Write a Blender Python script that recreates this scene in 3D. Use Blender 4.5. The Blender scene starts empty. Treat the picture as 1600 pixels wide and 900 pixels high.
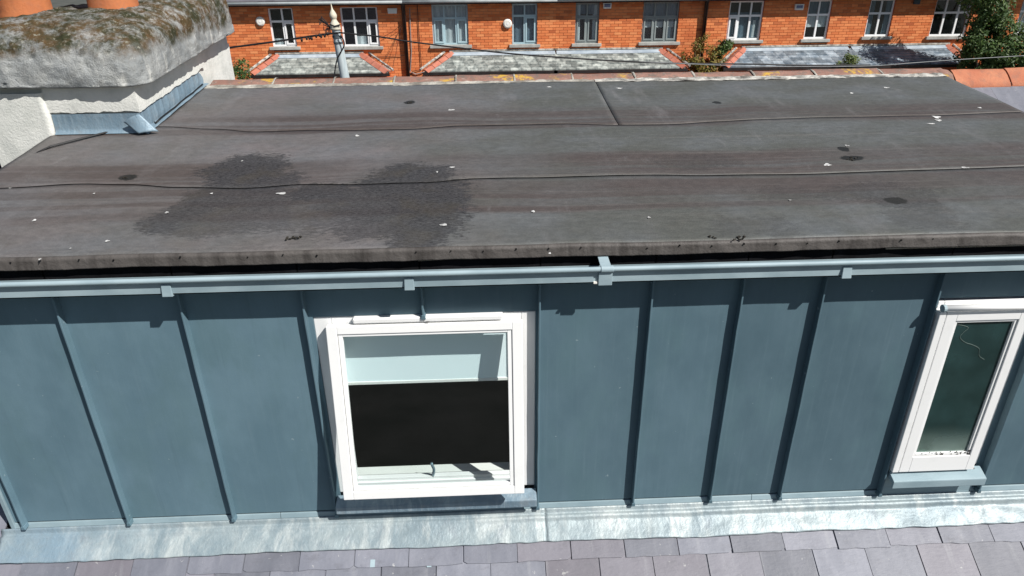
import bpy, bmesh, math, random
from mathutils import Vector, Matrix, noise
random.seed(7)
S = bpy.context.scene
COL = S.collection
R = math.radians

# ------------------------------------------------------------------ camera
CAM = Vector((0.0, 0.0, 7.0))
right = Vector((0.999004, -0.044509, -0.008206))
RX = ((0.999, -0.0271, 0.0362), (-0.0445, -0.443, 0.8954), (-0.0082, -0.8961, -0.4438))
rx = Vector([r[0] for r in RX]).normalized()
fw = Vector([r[2] for r in RX]); fw = (fw - rx * fw.dot(rx)).normalized()
upv = rx.cross(fw)
cd = bpy.data.cameras.new('camera'); cam = bpy.data.objects.new('camera', cd); COL.objects.link(cam)
m = Matrix.Identity(4)
for i in range(3):
    m[i][0] = rx[i]; m[i][1] = upv[i]; m[i][2] = -fw[i]; m[i][3] = CAM[i]
cam.matrix_world = m
FPX = 1082.0
cd.sensor_width = 36.0; cd.lens = 36.0 * FPX / 1600.0
cd.clip_start = 0.05; cd.clip_end = 2000
S.camera = cam

# ------------------------------------------------------------------ light
SUN = Vector((0.148, -0.120, 0.207)).normalized()       # towards the sun
el = math.asin(SUN.z); rot = math.atan2(SUN.x, SUN.y)
W = bpy.data.worlds.new('World'); S.world = W; W.use_nodes = True
nt = W.node_tree; bg = nt.nodes['Background']
sky = nt.nodes.new('ShaderNodeTexSky'); sky.sky_type = 'NISHITA'; sky.sun_disc = False
sky.sun_elevation = el; sky.sun_rotation = rot
nt.links.new(sky.outputs[0], bg.inputs[0]); bg.inputs[1].default_value = 0.05
sd = bpy.data.lights.new('sun', 'SUN'); sd.energy = 5.0; sd.angle = R(0.5); sd.color = (1.0, 0.97, 0.925)
so = bpy.data.objects.new('sun', sd); COL.objects.link(so)
so.rotation_euler = (-SUN).to_track_quat('-Z', 'Y').to_euler(); so.location = (5, -5, 20)
S.view_settings.view_transform = 'Standard'; S.view_settings.look = 'None'
S.view_settings.exposure = 0.3; S.view_settings.gamma = 1.0

# ------------------------------------------------------------------ survey helpers
def pray(px, py):
    return (rx * (px - 800) - upv * (py - 450) + fw * FPX).normalized()
def onY(px, py, y):
    r = pray(px, py); return CAM + r * ((y - CAM.y) / r.y)
def onX(px, py, x):
    r = pray(px, py); return CAM + r * ((x - CAM.x) / r.x)
FS = math.tan(R(5.2))
def zf(y): return 5.757 + FS * (y - 2.94)               # felt roof plane
def onF(px, py):
    r = pray(px, py); n = Vector((0, -FS, 1)); p0 = Vector((0, 2.94, 5.757))
    return CAM + r * ((p0 - CAM).dot(n) / r.dot(n))
MS = math.tan(R(32))
def zm(y): return 3.945 + MS * (y - 2.83)               # main slate roof plane
def onM(px, py):
    r = pray(px, py); n = Vector((0, -MS, 1)); p0 = Vector((0, 2.83, 3.945))
    return CAM + r * ((p0 - CAM).dot(n) / r.dot(n))

# ------------------------------------------------------------------ mesh helpers
class MB:
    def __init__(s): s.v = []; s.f = []
    def add(s, vs, fs):
        b = len(s.v); s.v += [tuple(p) for p in vs]; s.f += [tuple(b + i for i in f) for f in fs]; return s
    def hexa(s, p):   # 8 points: bottom 4 ccw, top 4 ccw
        return s.add(p, [(3, 2, 1, 0), (4, 5, 6, 7), (0, 1, 5, 4), (1, 2, 6, 5), (2, 3, 7, 6), (3, 0, 4, 7)])
    def box(s, x0, x1, y0, y1, z0, z1):
        return s.hexa([(x0, y0, z0), (x1, y0, z0), (x1, y1, z0), (x0, y1, z0), (x0, y0, z1), (x1, y0, z1), (x1, y1, z1), (x0, y1, z1)])
    def obox(s, c, hx, hy, hz, mat):
        P = []
        for z in (-1, 1):
            for x, y in ((-1, -1), (1, -1), (1, 1), (-1, 1)):
                P.append(c + mat @ Vector((x * hx, y * hy, z * hz)))
        return s.hexa(P)
    def quad(s, a, b, c, d): return s.add([a, b, c, d], [(0, 1, 2, 3)])
    def grid(s, fn, nu, nv):
        vs = [fn(i / nu, j / nv) for j in range(nv + 1) for i in range(nu + 1)]
        fs = [(j * (nu + 1) + i, j * (nu + 1) + i + 1, (j + 1) * (nu + 1) + i + 1, (j + 1) * (nu + 1) + i) for j in range(nv) for i in range(nu)]
        return s.add(vs, fs)
    def tube(s, pts, r, n=8, cap=True):
        pts = [Vector(p) for p in pts]; rr = r if isinstance(r, (list, tuple)) else [r] * len(pts)
        vs = []; prev = None
        for i, p in enumerate(pts):
            t = (pts[min(i + 1, len(pts) - 1)] - pts[max(i - 1, 0)]).normalized()
            if prev is None:
                a = t.orthogonal().normalized()
            else:
                a = (prev - t * prev.dot(t)).normalized()
            prev = a; b = t.cross(a)
            for k in range(n):
                th = 2 * math.pi * k / n
                vs.append(p + (a * math.cos(th) + b * math.sin(th)) * rr[i])
        fs = [(i * n + k, i * n + (k + 1) % n, (i + 1) * n + (k + 1) % n, (i + 1) * n + k) for i in range(len(pts) - 1) for k in range(n)]
        if cap:
            fs.append(tuple(range(n - 1, -1, -1))); fs.append(tuple((len(pts) - 1) * n + k for k in range(n)))
        return s.add(vs, fs)
    def lathe(s, prof, c=(0, 0, 0), n=24):
        vs = [(c[0] + r * math.cos(2 * math.pi * k / n), c[1] + r * math.sin(2 * math.pi * k / n), c[2] + z) for r, z in prof for k in range(n)]
        fs = [(i * n + k, i * n + (k + 1) % n, (i + 1) * n + (k + 1) % n, (i + 1) * n + k) for i in range(len(prof) - 1) for k in range(n)]
        return s.add(vs, fs)
    def prism_x(s, prof, x0, x1):   # profile of (y,z) extruded along x
        n = len(prof)
        vs = [(x0, y, z) for y, z in prof] + [(x1, y, z) for y, z in prof]
        fs = [(i, (i + 1) % n, n + (i + 1) % n, n + i) for i in range(n)] + [tuple(range(n - 1, -1, -1)), tuple(range(n, 2 * n))]
        return s.add(vs, fs)
    def build(s, name, mat, parent=None, smooth=False, bevel=0, kind=None, label=None):
        me = bpy.data.meshes.new(name); me.from_pydata(s.v, [], s.f)
        bm = bmesh.new(); bm.from_mesh(me); bmesh.ops.recalc_face_normals(bm, faces=bm.faces); bm.to_mesh(me); bm.free()
        if smooth:
            for p in me.polygons: p.use_smooth = True
        me.materials.append(mat)
        return link(name, me, parent, bevel, kind, label)
def link(name, me, parent=None, bevel=0, kind=None, label=None):
    o = bpy.data.objects.new(name, me); COL.objects.link(o)
    if bevel:
        md = o.modifiers.new('bevel', 'BEVEL'); md.width = bevel; md.segments = 2; md.limit_method = 'ANGLE'
    if kind: o['kind'] = kind
    if label: o['label'] = label
    if parent: adopt(o, parent)
    return o
WM = {}
def adopt(o, parent):
    o.parent = parent
    o.matrix_parent_inverse = WM.get(parent.name, Matrix.Identity(4)).inverted()
def thing(name, label, cat, loc=(0, 0, 0), group=None):
    o = bpy.data.objects.new(name, None); COL.objects.link(o); o.location = loc; o.empty_display_size = 0.2
    WM[o.name] = Matrix.Translation(Vector(loc))
    return tag(o, label, cat, group)
def tag(o, label, cat, group=None):
    o['label'] = label; o['category'] = cat
    if group: o['group'] = group
    return o
def sort_smooth(o, ang=40):
    me = o.data
    for p in me.polygons: p.use_smooth = True
    try: me.set_sharp_from_angle(angle=R(ang))
    except Exception: pass
    return o

# ------------------------------------------------------------------ materials
class NT:
    def __init__(s, name):
        s.m = bpy.data.materials.new(name); s.m.use_nodes = True; s.t = s.m.node_tree
        s.b = s.t.nodes['Principled BSDF']; s.out = s.t.nodes['Material Output']
        s.tc = s.n('ShaderNodeTexCoord')
    def n(s, kind, **kw):
        nd = s.t.nodes.new(kind)
        for k, v in kw.items(): setattr(nd, k, v)
        return nd
    def l(s, a, b): s.t.links.new(a, b)
    def setin(s, sock, v):
        if isinstance(v, bpy.types.NodeSocket): s.l(v, sock)
        elif isinstance(v, (tuple, list)) and sock.type == 'RGBA' and len(v) == 3: sock.default_value = (*v, 1)
        else: sock.default_value = v
    def math(s, op, a, b=0.0, clamp=False):
        nd = s.n('ShaderNodeMath', operation=op); nd.use_clamp = clamp
        s.setin(nd.inputs[0], a); s.setin(nd.inputs[1], b); return nd.outputs[0]
    def vmath(s, op, a, b):
        nd = s.n('ShaderNodeVectorMath', operation=op); s.setin(nd.inputs[0], a); s.setin(nd.inputs[1], b)
        return nd.outputs[1] if op in ('LENGTH', 'DISTANCE', 'DOT_PRODUCT') else nd.outputs[0]
    def mix(s, f, a, b, mode='MIX'):
        nd = s.n('ShaderNodeMix', data_type='RGBA', blend_type=mode); s.setin(nd.inputs[0], f)
        s.setin(nd.inputs[6], a); s.setin(nd.inputs[7], b); return nd.outputs[2]
    def coord(s, scale=(1, 1, 1), rnd=False):
        v = s.tc.outputs['Object']
        if rnd:
            oi = s.n('ShaderNodeObjectInfo')
            cb = s.n('ShaderNodeCombineXYZ')
            s.l(s.math('MULTIPLY', oi.outputs['Random'], 37.0), cb.inputs[0]); s.l(s.math('MULTIPLY', oi.outputs['Random'], 91.0), cb.inputs[1])
            v = s.vmath('ADD', v, cb.outputs[0])
        return s.vmath('MULTIPLY', v, tuple(scale))
    def noise(s, vec, scale=5, detail=5, rough=0.55, dist=0.0, color=False):
        nd = s.n('ShaderNodeTexNoise'); s.l(vec, nd.inputs['Vector'])
        nd.inputs['Scale'].default_value = scale; nd.inputs['Detail'].default_value = detail
        nd.inputs['Roughness'].default_value = rough; nd.inputs['Distortion'].default_value = dist
        return nd.outputs[1] if color else nd.outputs[0]
    def ramp(s, f, lo, hi, a=0.0, b=1.0):
        nd = s.n('ShaderNodeMapRange', interpolation_type='SMOOTHSTEP'); s.setin(nd.inputs[0], f)
        nd.inputs[1].default_value = lo; nd.inputs[2].default_value = hi; nd.inputs[3].default_value = a; nd.inputs[4].default_value = b
        return nd.outputs[0]
    def rand(s): return s.n('ShaderNodeObjectInfo').outputs['Random']
    def island(s): return s.n('ShaderNodeNewGeometry').outputs['Random Per Island']
    def bump(s, h, strength=0.3, dist=0.01):
        nd = s.n('ShaderNodeBump'); s.l(h, nd.inputs['Height']); nd.inputs['Strength'].default_value = strength
        nd.inputs['Distance'].default_value = dist; s.l(nd.outputs[0], s.b.inputs['Normal'])
    def done(s, col=None, rough=None, metal=None, spec=None):
        if col is not None: s.setin(s.b.inputs['Base Color'], col)
        if rough is not None: s.setin(s.b.inputs['Roughness'], rough)
        if metal is not None: s.setin(s.b.inputs['Metallic'], metal)
        if spec is not None: s.setin(s.b.inputs['Specular IOR Level'], spec)
        return s.m

def plain(name, c1, c2, scale=8, rough=0.6, bump=0.0, stretch=(1, 1, 1), rnd=0.0, metal=0.0, isl=0.0, spec=0.4, bscale=60, bd=0.004):
    t = NT(name); v = t.coord(stretch, rnd > 0)
    f = t.ramp(t.noise(v, scale, 6, 0.6), 0.3, 0.7)
    c = t.mix(f, c1, c2)
    if rnd: 
        g = t.math('MULTIPLY_ADD', t.rand(), rnd); g.node.inputs[2].default_value = 1 - rnd / 2
        c = t.mix(1.0, c, g, 'MULTIPLY')
    if isl:
        g = t.math('MULTIPLY_ADD', t.island(), isl); g.node.inputs[2].default_value = 1 - isl / 2
        c = t.mix(1.0, c, g, 'MULTIPLY')
    if bump: t.bump(t.noise(v, bscale, 4, 0.6), bump, bd)
    return t.done(c, rough, metal, spec)

# zinc: slightly mottled blue grey
def mk_zinc():
    t = NT('zinc'); v = t.coord((1, 1, 1))
    big = t.ramp(t.noise(t.coord((1.3, 1, 0.8)), 2.2, 6, 0.62), 0.3, 0.7)
    c = t.mix(big, (0.105, 0.176, 0.217), (0.136, 0.219, 0.266))
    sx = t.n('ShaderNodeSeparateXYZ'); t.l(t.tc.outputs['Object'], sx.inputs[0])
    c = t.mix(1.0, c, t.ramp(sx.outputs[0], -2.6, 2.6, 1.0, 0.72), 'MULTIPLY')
    g = t.math('MULTIPLY_ADD', t.rand(), 0.16); g.node.inputs[2].default_value = 0.92
    c = t.mix(1.0, c, g, 'MULTIPLY')
    gb = t.ramp(t.noise(t.coord((2.0, 1, 1.2)), 1.7, 5, 0.6), 0.46, 0.68)
    c = t.mix(t.math('MULTIPLY', gb, 0.45), c, (0.104, 0.178, 0.200))
    st = t.ramp(t.noise(t.coord((16, 3, 0.55)), 2.0, 5, 0.65), 0.50, 0.80)
    c = t.mix(t.math('MULTIPLY', st, 0.22), c, (0.18, 0.26, 0.30))
    st2 = t.ramp(t.noise(t.coord((22, 3, 0.9)), 1.3, 4, 0.65), 0.56, 0.80)
    c = t.mix(t.math('MULTIPLY', st2, 0.18), c, (0.065, 0.105, 0.128))
    sp = t.ramp(t.noise(v, 30, 2, 0.5), 0.73, 0.77)
    c = t.mix(t.math('MULTIPLY', sp, 0.45), c, (0.34, 0.42, 0.44))
    fine = t.noise(v, 140, 3, 0.6)
    c = t.mix(t.math('MULTIPLY', fine, 0.25), c, (0.07, 0.12, 0.15))
    r = t.ramp(big, 0, 1, 0.52, 0.66)
    t.bump(t.math('ADD', t.noise(v, 3.0, 3, 0.5), t.math('MULTIPLY', t.noise(t.coord((5, 1, 1.2)), 2.2, 3, 0.5), 0.5)), 0.16, 0.02)
    return t.done(c, r, 0.0, 0.25)
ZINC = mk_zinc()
ZTRIM = plain('zinc_trim', (0.21, 0.29, 0.325), (0.29, 0.38, 0.415), 6, 0.5, metal=0.0, spec=0.3, stretch=(0.5, 1, 1))
ZGUT = plain('zinc_gutter', (0.24, 0.32, 0.355), (0.34, 0.43, 0.465), 9, 0.5, metal=0.0, spec=0.35, stretch=(0.4, 1, 1))

def mk_white():
    t = NT('white_paint'); v = t.coord()
    d = t.ramp(t.noise(v, 7, 6, 0.65), 0.52, 0.8)
    c = t.mix(t.math('MULTIPLY', d, 0.35), (0.84, 0.84, 0.83), (0.62, 0.63, 0.60))
    sp = t.ramp(t.noise(v, 70, 3, 0.6), 0.7, 0.78)
    c = t.mix(t.math('MULTIPLY', sp, 0.3), c, (0.35, 0.33, 0.29))
    return t.done(c, 0.4, 0, 0.5)
WHITE = mk_white()
WHITE_CLEAN = plain('white_board', (0.74, 0.75, 0.71), (0.80, 0.81, 0.78), 5, 0.5)
BLACK = plain('black_bitumen', (0.004, 0.004, 0.005), (0.010, 0.010, 0.012), 12, 0.85, bump=0.4, spec=0.15)
GAP = plain('groove_black', (0.006, 0.006, 0.007), (0.012, 0.012, 0.012), 9, 0.9, spec=0.1)
SEAL = plain('grey_seal', (0.16, 0.16, 0.16), (0.24, 0.24, 0.23), 20, 0.7)
WOOD = plain('bare_timber', (0.30, 0.25, 0.19), (0.42, 0.36, 0.29), 5, 0.75, bump=0.4, stretch=(1, 8, 8))
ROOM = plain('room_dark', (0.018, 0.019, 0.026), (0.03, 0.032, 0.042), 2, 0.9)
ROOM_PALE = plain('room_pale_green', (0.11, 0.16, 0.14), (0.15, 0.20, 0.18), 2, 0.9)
BLIND = plain('blind_fabric', (0.78, 0.90, 0.92), (0.82, 0.92, 0.94), 3, 0.8)
REFLECTION = plain('reflection_grey', (0.10, 0.14, 0.125), (0.14, 0.18, 0.16), 9, 0.7)
DIRT = plain('dark_dirt', (0.018, 0.016, 0.012), (0.045, 0.038, 0.028), 40, 0.95)
STEEL = plain('blue_steel', (0.16, 0.24, 0.28), (0.22, 0.31, 0.35), 8, 0.4, metal=0.4)

def mk_glass(name, tint, body, amount, ior=1.5):
    m_ = bpy.data.materials.new(name); m_.use_nodes = True; t = m_.node_tree; t.nodes.clear()
    out = t.nodes.new('ShaderNodeOutputMaterial')
    tr = t.nodes.new('ShaderNodeBsdfTransparent'); tr.inputs[0].default_value = (*tint, 1)
    df = t.nodes.new('ShaderNodeBsdfDiffuse'); df.inputs[0].default_value = (*body, 1)
    tcn = t.nodes.new('ShaderNodeTexCoord'); nz = t.nodes.new('ShaderNodeTexNoise'); nz.inputs['Scale'].default_value = 6; nz.inputs['Detail'].default_value = 5
    t.links.new(tcn.outputs['Object'], nz.inputs['Vector'])
    mu = t.nodes.new('ShaderNodeMath'); mu.operation = 'MULTIPLY'; mu.inputs[1].default_value = amount * 2; t.links.new(nz.outputs[0], mu.inputs[0]); mu.use_clamp = True
    m1 = t.nodes.new('ShaderNodeMixShader'); t.links.new(mu.outputs[0], m1.inputs[0]); t.links.new(tr.outputs[0], m1.inputs[1]); t.links.new(df.outputs[0], m1.inputs[2])
    gl = t.nodes.new('ShaderNodeBsdfGlossy'); gl.inputs['Roughness'].default_value = 0.02
    ge = t.nodes.new('ShaderNodeNewGeometry'); dt = t.nodes.new('ShaderNodeVectorMath'); dt.operation = 'DOT_PRODUCT'
    t.links.new(ge.outputs['Incoming'], dt.inputs[0]); t.links.new(ge.outputs['Normal'], dt.inputs[1])
    def mt(op, a, b_):
        q = t.nodes.new('ShaderNodeMath'); q.operation = op
        for k_, v_ in ((0, a), (1, b_)):
            if isinstance(v_, bpy.types.NodeSocket): t.links.new(v_, q.inputs[k_])
            else: q.inputs[k_].default_value = v_
        return q.outputs[0]
    fo = mt('ADD', mt('MULTIPLY', mt('POWER', mt('SUBTRACT', 1.0, mt('ABSOLUTE', dt.outputs['Value'], 0.0)), 5.0), 0.95), 0.05)
    m2 = t.nodes.new('ShaderNodeMixShader'); t.links.new(fo, m2.inputs[0]); t.links.new(m1.outputs[0], m2.inputs[1]); t.links.new(gl.outputs[0], m2.inputs[2])
    t.links.new(m2.outputs[0], out.inputs[0])
    return m_
GLASS = mk_glass('window_glass', (0.955, 0.985, 0.985), (0.16, 0.17, 0.2), 0.004)
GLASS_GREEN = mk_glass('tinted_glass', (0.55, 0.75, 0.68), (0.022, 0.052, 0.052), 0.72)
def bottom_light(m_):  # diffused light low in the pane, put in as a paler colour by height
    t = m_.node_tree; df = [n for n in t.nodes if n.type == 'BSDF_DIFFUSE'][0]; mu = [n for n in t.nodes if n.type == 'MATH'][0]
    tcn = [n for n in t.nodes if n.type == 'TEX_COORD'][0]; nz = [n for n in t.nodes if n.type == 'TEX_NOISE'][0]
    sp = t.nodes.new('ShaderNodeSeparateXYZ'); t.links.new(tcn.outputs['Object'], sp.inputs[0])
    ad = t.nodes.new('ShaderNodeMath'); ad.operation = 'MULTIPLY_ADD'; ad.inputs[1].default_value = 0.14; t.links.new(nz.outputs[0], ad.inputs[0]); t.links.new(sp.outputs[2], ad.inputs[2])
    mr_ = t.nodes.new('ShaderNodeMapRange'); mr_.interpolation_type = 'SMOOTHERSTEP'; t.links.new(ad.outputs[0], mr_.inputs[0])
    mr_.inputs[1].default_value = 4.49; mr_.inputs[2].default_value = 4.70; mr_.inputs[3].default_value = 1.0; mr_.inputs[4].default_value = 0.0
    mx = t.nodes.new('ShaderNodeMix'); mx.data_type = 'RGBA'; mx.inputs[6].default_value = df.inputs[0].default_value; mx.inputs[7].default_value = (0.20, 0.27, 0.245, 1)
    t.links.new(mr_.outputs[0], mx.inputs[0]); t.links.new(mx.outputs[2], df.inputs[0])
bottom_light(GLASS_GREEN)
GLASS_FAR = mk_glass('far_glass', (0.93, 0.96, 0.97), (0.05, 0.06, 0.065), 0.06)

# felt roof: streaks, worn dark patches at their surveyed places
PATCH = [  # px, py, half width px, half height px, strength
    (385, 264, 68, 26, 1.0), (395, 282, 72, 18, .9), (340, 305, 55, 22, .8), (300, 325, 45, 24, .8), (255, 352, 40, 16, .8), (400, 310, 75, 22, .75), (340, 345, 110, 26, .6), (450, 330, 110, 34, .6),
    (642, 272, 56, 16, 1.0), (640, 292, 85, 16, 1.0), (672, 318, 66, 32, 1.0), (590, 318, 95, 32, .85), (662, 360, 62, 30, .9), (590, 352, 90, 24, .78), (500, 302, 60, 14, .95), (520, 335, 80, 30, .65), (655, 392, 50, 18, .75),
    (1372, 300, 92, 17, .5), (1405, 315, 50, 16, .62), (1440, 322, 40, 14, .45), (1090, 252, 64, 11, .4), (1235, 300, 55, 10, .3), (1440, 345, 60, 18, .35), (1170, 350, 60, 14, .28), (1205, 345, 26, 10, .3), (1225, 365, 22, 10, .3)]
SPOT = [(1400, 313, 19, 6), (200, 277, 15, 4.5), (640, 160, 9, 3.0), (463, 371, 5, 3), (1120, 160, 8, 2), (1332, 247, 20, 4), (1318, 233, 9, 4)]
def ell(px, py, a, b):
    c = onF(px, py); e = onF(px + a, py); g = onF(px, py - b); h = onF(px, py + b)
    return c, abs(e.x - c.x), abs(g.y - h.y) / 2
def mk_felt():
    t = NT('roofing_felt'); v = t.coord((1, 1, 0))
    n1 = t.noise(v, 2.2, 5, 0.6, color=True)
    w = t.vmath('ADD', v, t.vmath('MULTIPLY', t.vmath('SUBTRACT', n1, (0.5, 0.5, 0.5)), (0.30, 0.26, 0)))
    n2 = t.noise(v, 22, 6, 0.7, color=True)
    w = t.vmath('ADD', w, t.vmath('MULTIPLY', t.vmath('SUBTRACT', n2, (0.5, 0.5, 0.5)), (0.16, 0.12, 0)))
    grn = t.noise(t.coord((0.8, 2.2, 0)), 26, 6, 0.75)
    grd = t.math('MULTIPLY', t.math('SUBTRACT', grn, 0.5), 2.0)
    grd = t.math('ADD', grd, t.math('MULTIPLY', t.math('SUBTRACT', t.noise(v, 5.5, 4, 0.6), 0.5), 0.7))
    acc = None
    for (px, py, a, b, s_) in PATCH:
        c, ra, rb = ell(px, py, a, b)
        d = t.vmath('LENGTH', t.vmath('MULTIPLY', t.vmath('SUBTRACT', w, (c.x, c.y, 0)), (1 / ra, 1 / rb, 0)), (0, 0, 0))
        f = t.ramp(t.math('ADD', d, grd), 0.80, 1.14, s_, 0.0)
        acc = f if acc is None else t.math('MAXIMUM', acc, f)
    sp = None
    for (px, py, a, b) in SPOT:
        c, ra, rb = ell(px, py, a, b)
        d = t.vmath('LENGTH', t.vmath('MULTIPLY', t.vmath('SUBTRACT', t.vmath('ADD', v, t.vmath('MULTIPLY', t.vmath('SUBTRACT', n2, (0.5, 0.5, 0.5)), (0.05, 0.05, 0))), (c.x, c.y, 0)), (1 / ra, 1 / rb, 0)), (0, 0, 0))
        f = t.ramp(d, 0.8, 1.1, 1.0, 0.0)
        sp = f if sp is None else t.math('MAXIMUM', sp, f)
    # base tone: warmer purple grey on the left, green grey on the right
    sx = t.n('ShaderNodeSeparateXYZ'); t.l(t.tc.outputs['Object'], sx.inputs[0])
    side = t.math('ADD', t.ramp(sx.outputs[0], -1.0, 3.0), t.math('MULTIPLY_ADD', t.noise(v, 1.1, 4, 0.6), 0.9))
    side.node.inputs[1].default_value = 1.0
    side = t.math('SUBTRACT', side, t.math('MULTIPLY', t.noise(v, 1.1, 4, 0.6), 0.0))
    side = t.ramp(side, 0.45, 1.30)
    base = t.mix(side, (0.188, 0.158, 0.161), (0.082, 0.084, 0.075))
    blot = t.ramp(t.noise(t.coord((1.0, 1.4, 0)), 1.7, 6, 0.6), 0.35, 0.72)
    base = t.mix(t.math('MULTIPLY', blot, 0.6), base, (0.124, 0.133, 0.142))
    bl2 = t.ramp(t.noise(t.coord((0.9, 1.2, 0)), 3.3, 6, 0.65), 0.52, 0.74)
    base = t.mix(t.math('MULTIPLY', bl2, 0.35), base, (0.085, 0.078, 0.066))
    # running stripes of the roll, long in x
    yy = t.math('ADD', sx.outputs[1], t.math('MULTIPLY', t.math('SUBTRACT', t.noise(t.coord((0.9, 0.2, 0)), 0.8, 2, 0.5), 0.5), 0.22))
    cyv = t.n('ShaderNodeCombineXYZ'); t.l(t.math('MULTIPLY', sx.outputs[0], 0.06), cyv.inputs[0]); t.l(t.math('MULTIPLY', yy, 9.5), cyv.inputs[1])
    bands = t.ramp(t.noise(cyv.outputs[0], 1.0, 2, 0.5), 0.42, 0.53)
    def win(lo, hi): return t.math('MULTIPLY', t.ramp(yy, lo - .03, lo + .03), t.ramp(yy, hi - .08, hi + .08, 1.0, 0.0))
    wsum = t.math('MAXIMUM', win(3.30, 4.12), win(4.58, 5.02))
    bands = t.math('MULTIPLY', t.math('MULTIPLY_ADD', bands, 0.6), t.math('MULTIPLY', wsum, t.ramp(t.noise(t.coord((0.5, 1.1, 0)), 1.3, 3, 0.5), 0.28, 0.6, 0.3, 1.0)))
    for nd in t.t.nodes:
        if nd.type == 'MATH' and nd.operation == 'MULTIPLY_ADD' and abs(nd.inputs[1].default_value - 0.6) < 1e-4: nd.inputs[2].default_value = 0.4
    base = t.mix(t.math('MULTIPLY', bands, 0.95), base, (0.072, 0.058, 0.053))
    b2 = t.ramp(t.noise(t.coord((0.3, 30.0, 0)), 1.0, 3, 0.6), 0.55, 0.75)
    base = t.mix(t.math('MULTIPLY', b2, 0.22), base, (0.19, 0.175, 0.165))
    drift = t.ramp(t.noise(t.coord((1.5, 0.35, 0)), 3.0, 4, 0.6), 0.56, 0.8)
    drift = t.math('MULTIPLY', drift, t.ramp(sx.outputs[1], 4.3, 5.2, 0.35, 1.0))
    base = t.mix(t.math('MULTIPLY', drift, 0.55), base, (0.215, 0.205, 0.210))
    scf = t.ramp(t.noise(t.coord((3.2, 1.0, 0)), 2.4, 6, 0.68, 0.6), 0.60, 0.74)
    base = t.mix(t.math('MULTIPLY', scf, 0.30), base, (0.19, 0.185, 0.185))
    # dark bands along the two main laps
    # granular patches
    gr = t.noise(t.coord((1, 2.6, 0)), 42, 6, 0.75)
    g2 = t.ramp(gr, 0.36, 0.62)
    dark = t.mix(g2, (0.008, 0.008, 0.010), (0.046, 0.046, 0.050))
    br = t.ramp(t.noise(v, 4, 4, 0.6), 0.48, 0.68)
    dark = t.mix(t.math('MULTIPLY', br, 0.4), dark, (0.052, 0.042, 0.027))
    fa = t.math('MULTIPLY', acc, t.ramp(gr, 0.25, 0.68, 1.0, 0.78))
    c = t.mix(fa, base, dark)
    c = t.mix(t.math('MULTIPLY', sp, 0.92), c, (0.012, 0.012, 0.010))
    fine = t.ramp(t.noise(t.coord((1, 2, 1)), 160, 3, 0.7), 0.3, 0.7, 0.82, 1.15)
    c = t.mix(1.0, c, fine, 'MULTIPLY')
    mot = t.ramp(t.noise(t.coord((1, 1.7, 1)), 19, 6, 0.72), 0.32, 0.68, 0.86, 1.13)
    c = t.mix(1.0, c, mot, 'MULTIPLY')
    rough = t.math('ADD', 0.55, t.math('MULTIPLY', acc, 0.3))
    h = t.math('ADD', t.math('MULTIPLY', t.noise(v, 90, 4, 0.7), 0.25), t.math('MULTIPLY', t.math('MULTIPLY', gr, acc), 0.9))
    t.bump(h, 0.45, 0.012)
    return t.done(c, rough, 0, 0.35)
FELT = mk_felt()
def mk_lip():
    t = NT('felt_edge_strip'); v = t.coord()
    dr = t.ramp(t.noise(t.coord((9, 1, 0.8)), 1.3, 5, 0.6), 0.40, 0.75)
    c = t.mix(dr, (0.092, 0.083, 0.077), (0.036, 0.031, 0.028))
    l2 = t.ramp(t.noise(t.coord((16, 1, 1.5)), 1.6, 4, 0.6), 0.62, 0.8)
    c = t.mix(t.math('MULTIPLY', l2, 0.5), c, (0.16, 0.15, 0.14))
    t.bump(t.noise(v, 45, 5, 0.65), 0.4, 0.012)
    return t.done(c, 0.6, 0, 0.35)
LIP = mk_lip()

def mk_lead(name, a, b, c3, vert):
    t = NT(name); v = t.coord()
    f = t.ramp(t.noise(v, 3.6, 7, 0.66), 0.36, 0.66)
    c = t.mix(f, a, b)
    st = t.ramp(t.noise(t.coord(vert), 1.6, 7, 0.68, 0.8), 0.46, 0.66)
    c = t.mix(t.math('MULTIPLY', st, 0.75), c, c3)
    sx = t.n('ShaderNodeSeparateXYZ'); t.l(t.tc.outputs['Object'], sx.inputs[0])
    left = t.ramp(sx.outputs[0], -2.5, -1.6, 1.0, 0.0)
    c = t.mix(t.math('MULTIPLY', left, t.ramp(t.noise(v, 5, 5, 0.6), 0.35, 0.65, 0.25, 0.85)), c, (0.20, 0.29, 0.36))
    dk = t.ramp(t.noise(t.coord((4, 3, 3)), 3.5, 6, 0.7), 0.52, 0.70)
    c = t.mix(t.math('MULTIPLY', dk, 0.6), c, (0.22, 0.26, 0.29))
    gr = t.ramp(t.noise(v, 55, 5, 0.7), 0.35, 0.75)
    c = t.mix(t.math('MULTIPLY', gr, 0.22), c, (0.25, 0.28, 0.29))
    t.bump(t.math('ADD', t.noise(t.coord((3, 2, 2)), 2.6, 6, 0.65), t.math('MULTIPLY', t.noise(v, 40, 4, 0.6), 0.3)), 0.5, 0.018)
    return t.done(c, 0.5, 0.15, 0.5)
LEAD = mk_lead('weathered_lead', (0.20, 0.26, 0.29), (0.31, 0.37, 0.385), (0.50, 0.54, 0.53), (4.2, 1.3, 1.3))
LEAD_BLUE = mk_lead('blue_lead', (0.13, 0.20, 0.26), (0.20, 0.28, 0.34), (0.30, 0.38, 0.43), (14, 6, 1.0))

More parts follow.
